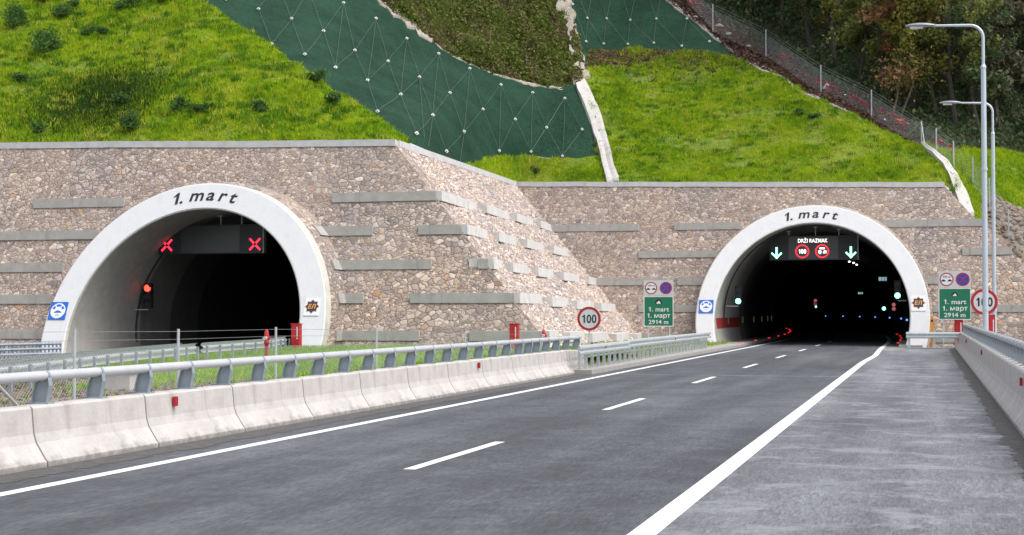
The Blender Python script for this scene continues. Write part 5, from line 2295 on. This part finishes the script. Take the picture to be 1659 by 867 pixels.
# ------------------------------------------------------------------ forest
def crown_mesh(seed, h, wide, nleaf, size, sparse=1.0):
    r = np.random.default_rng(seed)
    limbs = []
    m = MB()
    lean = Vector((r.normal() * .06, r.normal() * .06, 1))
    top = h * .93
    tr = [Vector((lean.x * z + .12 * math.sin(z * .9 + seed), lean.y * z, z)) for z in np.linspace(-.6, top, 9)]
    m.tube(tr, list(np.linspace(.02 * h, .03, 9)), 7)
    nl = 26
    for k in range(nl):
        t = .26 + .70 * (k + r.random()) / nl
        base = Vector((lean.x * t * h + .12 * math.sin(t * h * .9 + seed), lean.y * t * h, t * h))
        a = r.random() * 2 * math.pi
        ln_ = wide * (1.1 - .75 * abs(t - .5)) * (.55 + .6 * r.random())
        tip = base + Vector((math.cos(a) * ln_, math.sin(a) * ln_, ln_ * (.15 + .5 * r.random())))
        mid = base.lerp(tip, .5) + Vector((0, 0, .12 * ln_))
        m.tube([base, mid, tip], [.006 * h, .004 * h, .01], 5)
        limbs.append((base, mid, tip))
    cs, rad = [], []
    for (b_, m_, t_) in limbs:
        for s_ in (.55, .8, 1.0):
            p = b_.lerp(m_, s_ * 2) if s_ < .5 else m_.lerp(t_, s_ * 2 - 1)
            cs.append(p + Vector(tuple(r.normal(size=3) * .25)))
            rad.append(wide * (.13 + .12 * r.random()))
    for k in range(8):
        cs.append(Vector((r.normal() * wide * .2, r.normal() * wide * .2, h * (.85 + .16 * r.random()))))
        rad.append(wide * .17)
    cs = np.array([tuple(c) for c in cs])
    rad = np.array(rad)
    k = r.integers(0, len(cs), nleaf)
    d = r.normal(size=(nleaf, 3))
    d /= np.linalg.norm(d, axis=1)[:, None]
    P = cs[k] + d * (rad[k] * (.35 + .75 * r.random(nleaf)))[:, None]
    V, F = leaves('c', P, size, None)
    return m, V, F


variants = []
for i, (h, wd, nl, sz) in enumerate(((11, 3.0, 5200, .15), (13, 3.3, 6000, .16), (9, 2.7, 4200, .14), (12, 2.6, 4600, .15), (7, 2.2, 3000, .13))):
    variants.append((h, *crown_mesh(11 + i, h, wd, nl, sz)))
tree_cache = {}
KIND = {'leaf_orange': 'orange brown', 'leaf_olive': 'olive green', 'leaf_yellow': 'yellow green', 'leaf_dark': 'dark green', 'leaf_russet': 'russet', 'leaf_grey': 'grey brown'}


def tree(px, py, var, leaf, label, sc=1.0, sink=0, back=0.0):
    b = hill(px, py)
    if back:
        d = FW.copy()
        d.z = 0
        b = b + d * back
    key = (var, leaf)
    root = thing('forest_tree', b, label, 'tree', 'autumn forest trees on the hill')
    root.rotation_euler = (0, 0, random.uniform(0, 6.28))
    root.scale = (sc, sc, sc * random.uniform(.92, 1.1))
    if key not in tree_cache:
        h, m, V, F = variants[var]
        if ('t', var) not in tree_cache:
            me = bpy.data.meshes.new('trunk')
            me.from_pydata(m.v, [], m.f)
            me.materials.append(M['bark'])
            tree_cache[('t', var)] = me
        o = from_np('crown', V, F, M[leaf])
        tree_cache[key] = o.data
        o.parent = root
    else:
        o = bpy.data.objects.new('crown', tree_cache[key])
        col.objects.link(o)
        o.parent = root
    t = bpy.data.objects.new('trunk', tree_cache[('t', var)])
    col.objects.link(t)
    t.parent = root
    return root


TREES = [
    # edge of the wood, just above the fence
    (1105, -40, 0, 'leaf_russet', 1.0, 'russet tree at the top frame edge left of the wood'), (1165, -5, 2, 'leaf_russet', .9, 'reddish brown tree above the topmost fence posts'), (1215, 30, 4, 'leaf_russet', 1.0, 'low russet tree beside the second fence post'),
    (1268, 55, 2, 'leaf_russet', 1.0, 'russet tree with spreading twigs behind the fence at top'), (1318, 95, 2, 'leaf_dark', 1.0, 'dark green tree behind the third fence post'), (1352, 105, 0, 'leaf_yellow', .95, 'yellow green tree left of the orange tree'),
    (1392, 140, 4, 'leaf_olive', 1.1, 'low olive tree behind the fourth fence post'), (1432, 160, 2, 'leaf_olive', 1.0, 'olive tree under the big orange crown'), (1478, 178, 1, 'leaf_orange', .95, 'big orange brown tree left of the nearer lamp head'),
    (1520, 190, 2, 'leaf_yellow', 1.0, 'yellow green tree under the nearer lamp arm'), (1545, 200, 0, 'leaf_olive', .95, 'olive tree right of the orange tree behind the lamps'), (1585, 222, 4, 'leaf_dark', 1.2, 'low dark tree between the two lamp poles'),
    (1625, 225, 2, 'leaf_grey', 1.1, 'grey brown tree right of the lamps at the forest foot'), (1668, 228, 0, 'leaf_grey', 1.0, 'grey brown tree at the right frame edge'), (1700, 232, 3, 'leaf_dark', 1.0, 'dark tree just beyond the right frame edge'),
    # second rank
    (1140, -70, 3, 'leaf_grey', 1.0, 'grey brown tree behind the russet one at top'), (1200, -35, 0, 'leaf_russet', 1.0, 'russet tree high in the second rank'), (1250, 0, 3, 'leaf_russet', 1.0, 'russet slender tree in the second rank above the fence'), (1300, 25, 1, 'leaf_olive', 1.0, 'olive tree in the second rank near the top'),
    (1345, 50, 3, 'leaf_dark', 1.1, 'dark slender tree left of the yellow green one'), (1395, 70, 1, 'leaf_yellow', 1.0, 'yellow tinged tall tree behind the dark gap'), (1440, 100, 3, 'leaf_dark', 1.0, 'dark slender tree behind the orange one'), (1490, 115, 0, 'leaf_orange', 1.0, 'second orange tree behind the first'),
    (1535, 135, 1, 'leaf_olive', 1.0, 'tall olive tree behind the lamp arm'), (1580, 150, 3, 'leaf_grey', 1.05, 'grey brown tree above the second lamp'), (1625, 165, 1, 'leaf_grey', 1.0, 'bare looking grey tree right of the lamp pole'), (1670, 170, 3, 'leaf_dark', 1.1, 'dark tree in the second rank at the right edge'),
    # third rank fills the slope up to the top of the picture
    (1180, -110, 1, 'leaf_russet', 1.0, 'russet tree far up the wood at its left end'), (1240, -85, 3, 'leaf_dark', 1.1, 'dark tree far up the wood, second from left'), (1300, -60, 1, 'leaf_russet', 1.0, 'russet tree far up the wood'), (1355, -40, 0, 'leaf_dark', 1.2, 'dark tree far up behind the yellow green crowns'), (1410, -10, 3, 'leaf_olive', 1.1, 'olive tree far up the wood'),
    (1465, 20, 1, 'leaf_dark', 1.1, 'dark tree far up behind the orange crowns'), (1520, 40, 0, 'leaf_orange', 1.0, 'orange tree far up behind the lamp head'), (1575, 60, 1, 'leaf_dark', 1.1, 'dark tree far up above the lamp bend'), (1630, 75, 3, 'leaf_grey', 1.2, 'grey tree far up at the right'), (1680, 85, 1, 'leaf_dark', 1.1, 'dark tree far up at the right edge'),
    (1330, -110, 3, 'leaf_dark', 1.1, 'dark tree on the crest left of centre'), (1430, -90, 1, 'leaf_dark', 1.1, 'dark tree on the crest above the orange tree'), (1540, -60, 3, 'leaf_dark', 1.2, 'dark tree on the crest above the lamp'), (1640, -40, 1, 'leaf_dark', 1.2, 'dark tree on the crest at the right edge'),
]
for px, py, var, leaf, sc, lb in TREES:
    tree(px, py, var, leaf, lb, sc)
# slender pale stems in front of the wood
for i, (a, b_, lb) in enumerate((((1443, 193), (1458, 132), 'slender pale leaning stem with orange leaves behind the fence, left one'), ((1455, 194), (1482, 128), 'slender pale leaning stem with olive leaves behind the fence, right one'))):
    p = hill(*a)
    q = p + (hill(b_[0], b_[1] + 60, 0, 0) - hill(b_[0], a[1], 0, 0)) * 0
    d = hill_dist(*a)
    q = O + ray(*b_) * d
    root = thing('young_tree', p, lb, 'tree')
    MB().tube([p - Vector((0, 0, .2)), p.lerp(q, .5) + Vector((.08, 0, 0)), q], [.09, .07, .045], 7).build('trunk', M['bark_pale'], root)
    n = 620
    P = np.array(q)[None] + rng.normal(size=(n, 3)) * np.array([1.0, 1.0, .75]) * (.6 + .6 * rng.random(n))[:, None] + np.array([0, 0, .5])
    V, F = leaves('y', P, .11, None)
    o = from_np('crown', V - np.array(p)[None], F, M['leaf_orange'] if i == 0 else M['leaf_olive'])
    o.parent = root
for o in bpy.data.objects:
    if '_w' in o.keys():
        del o['_w']
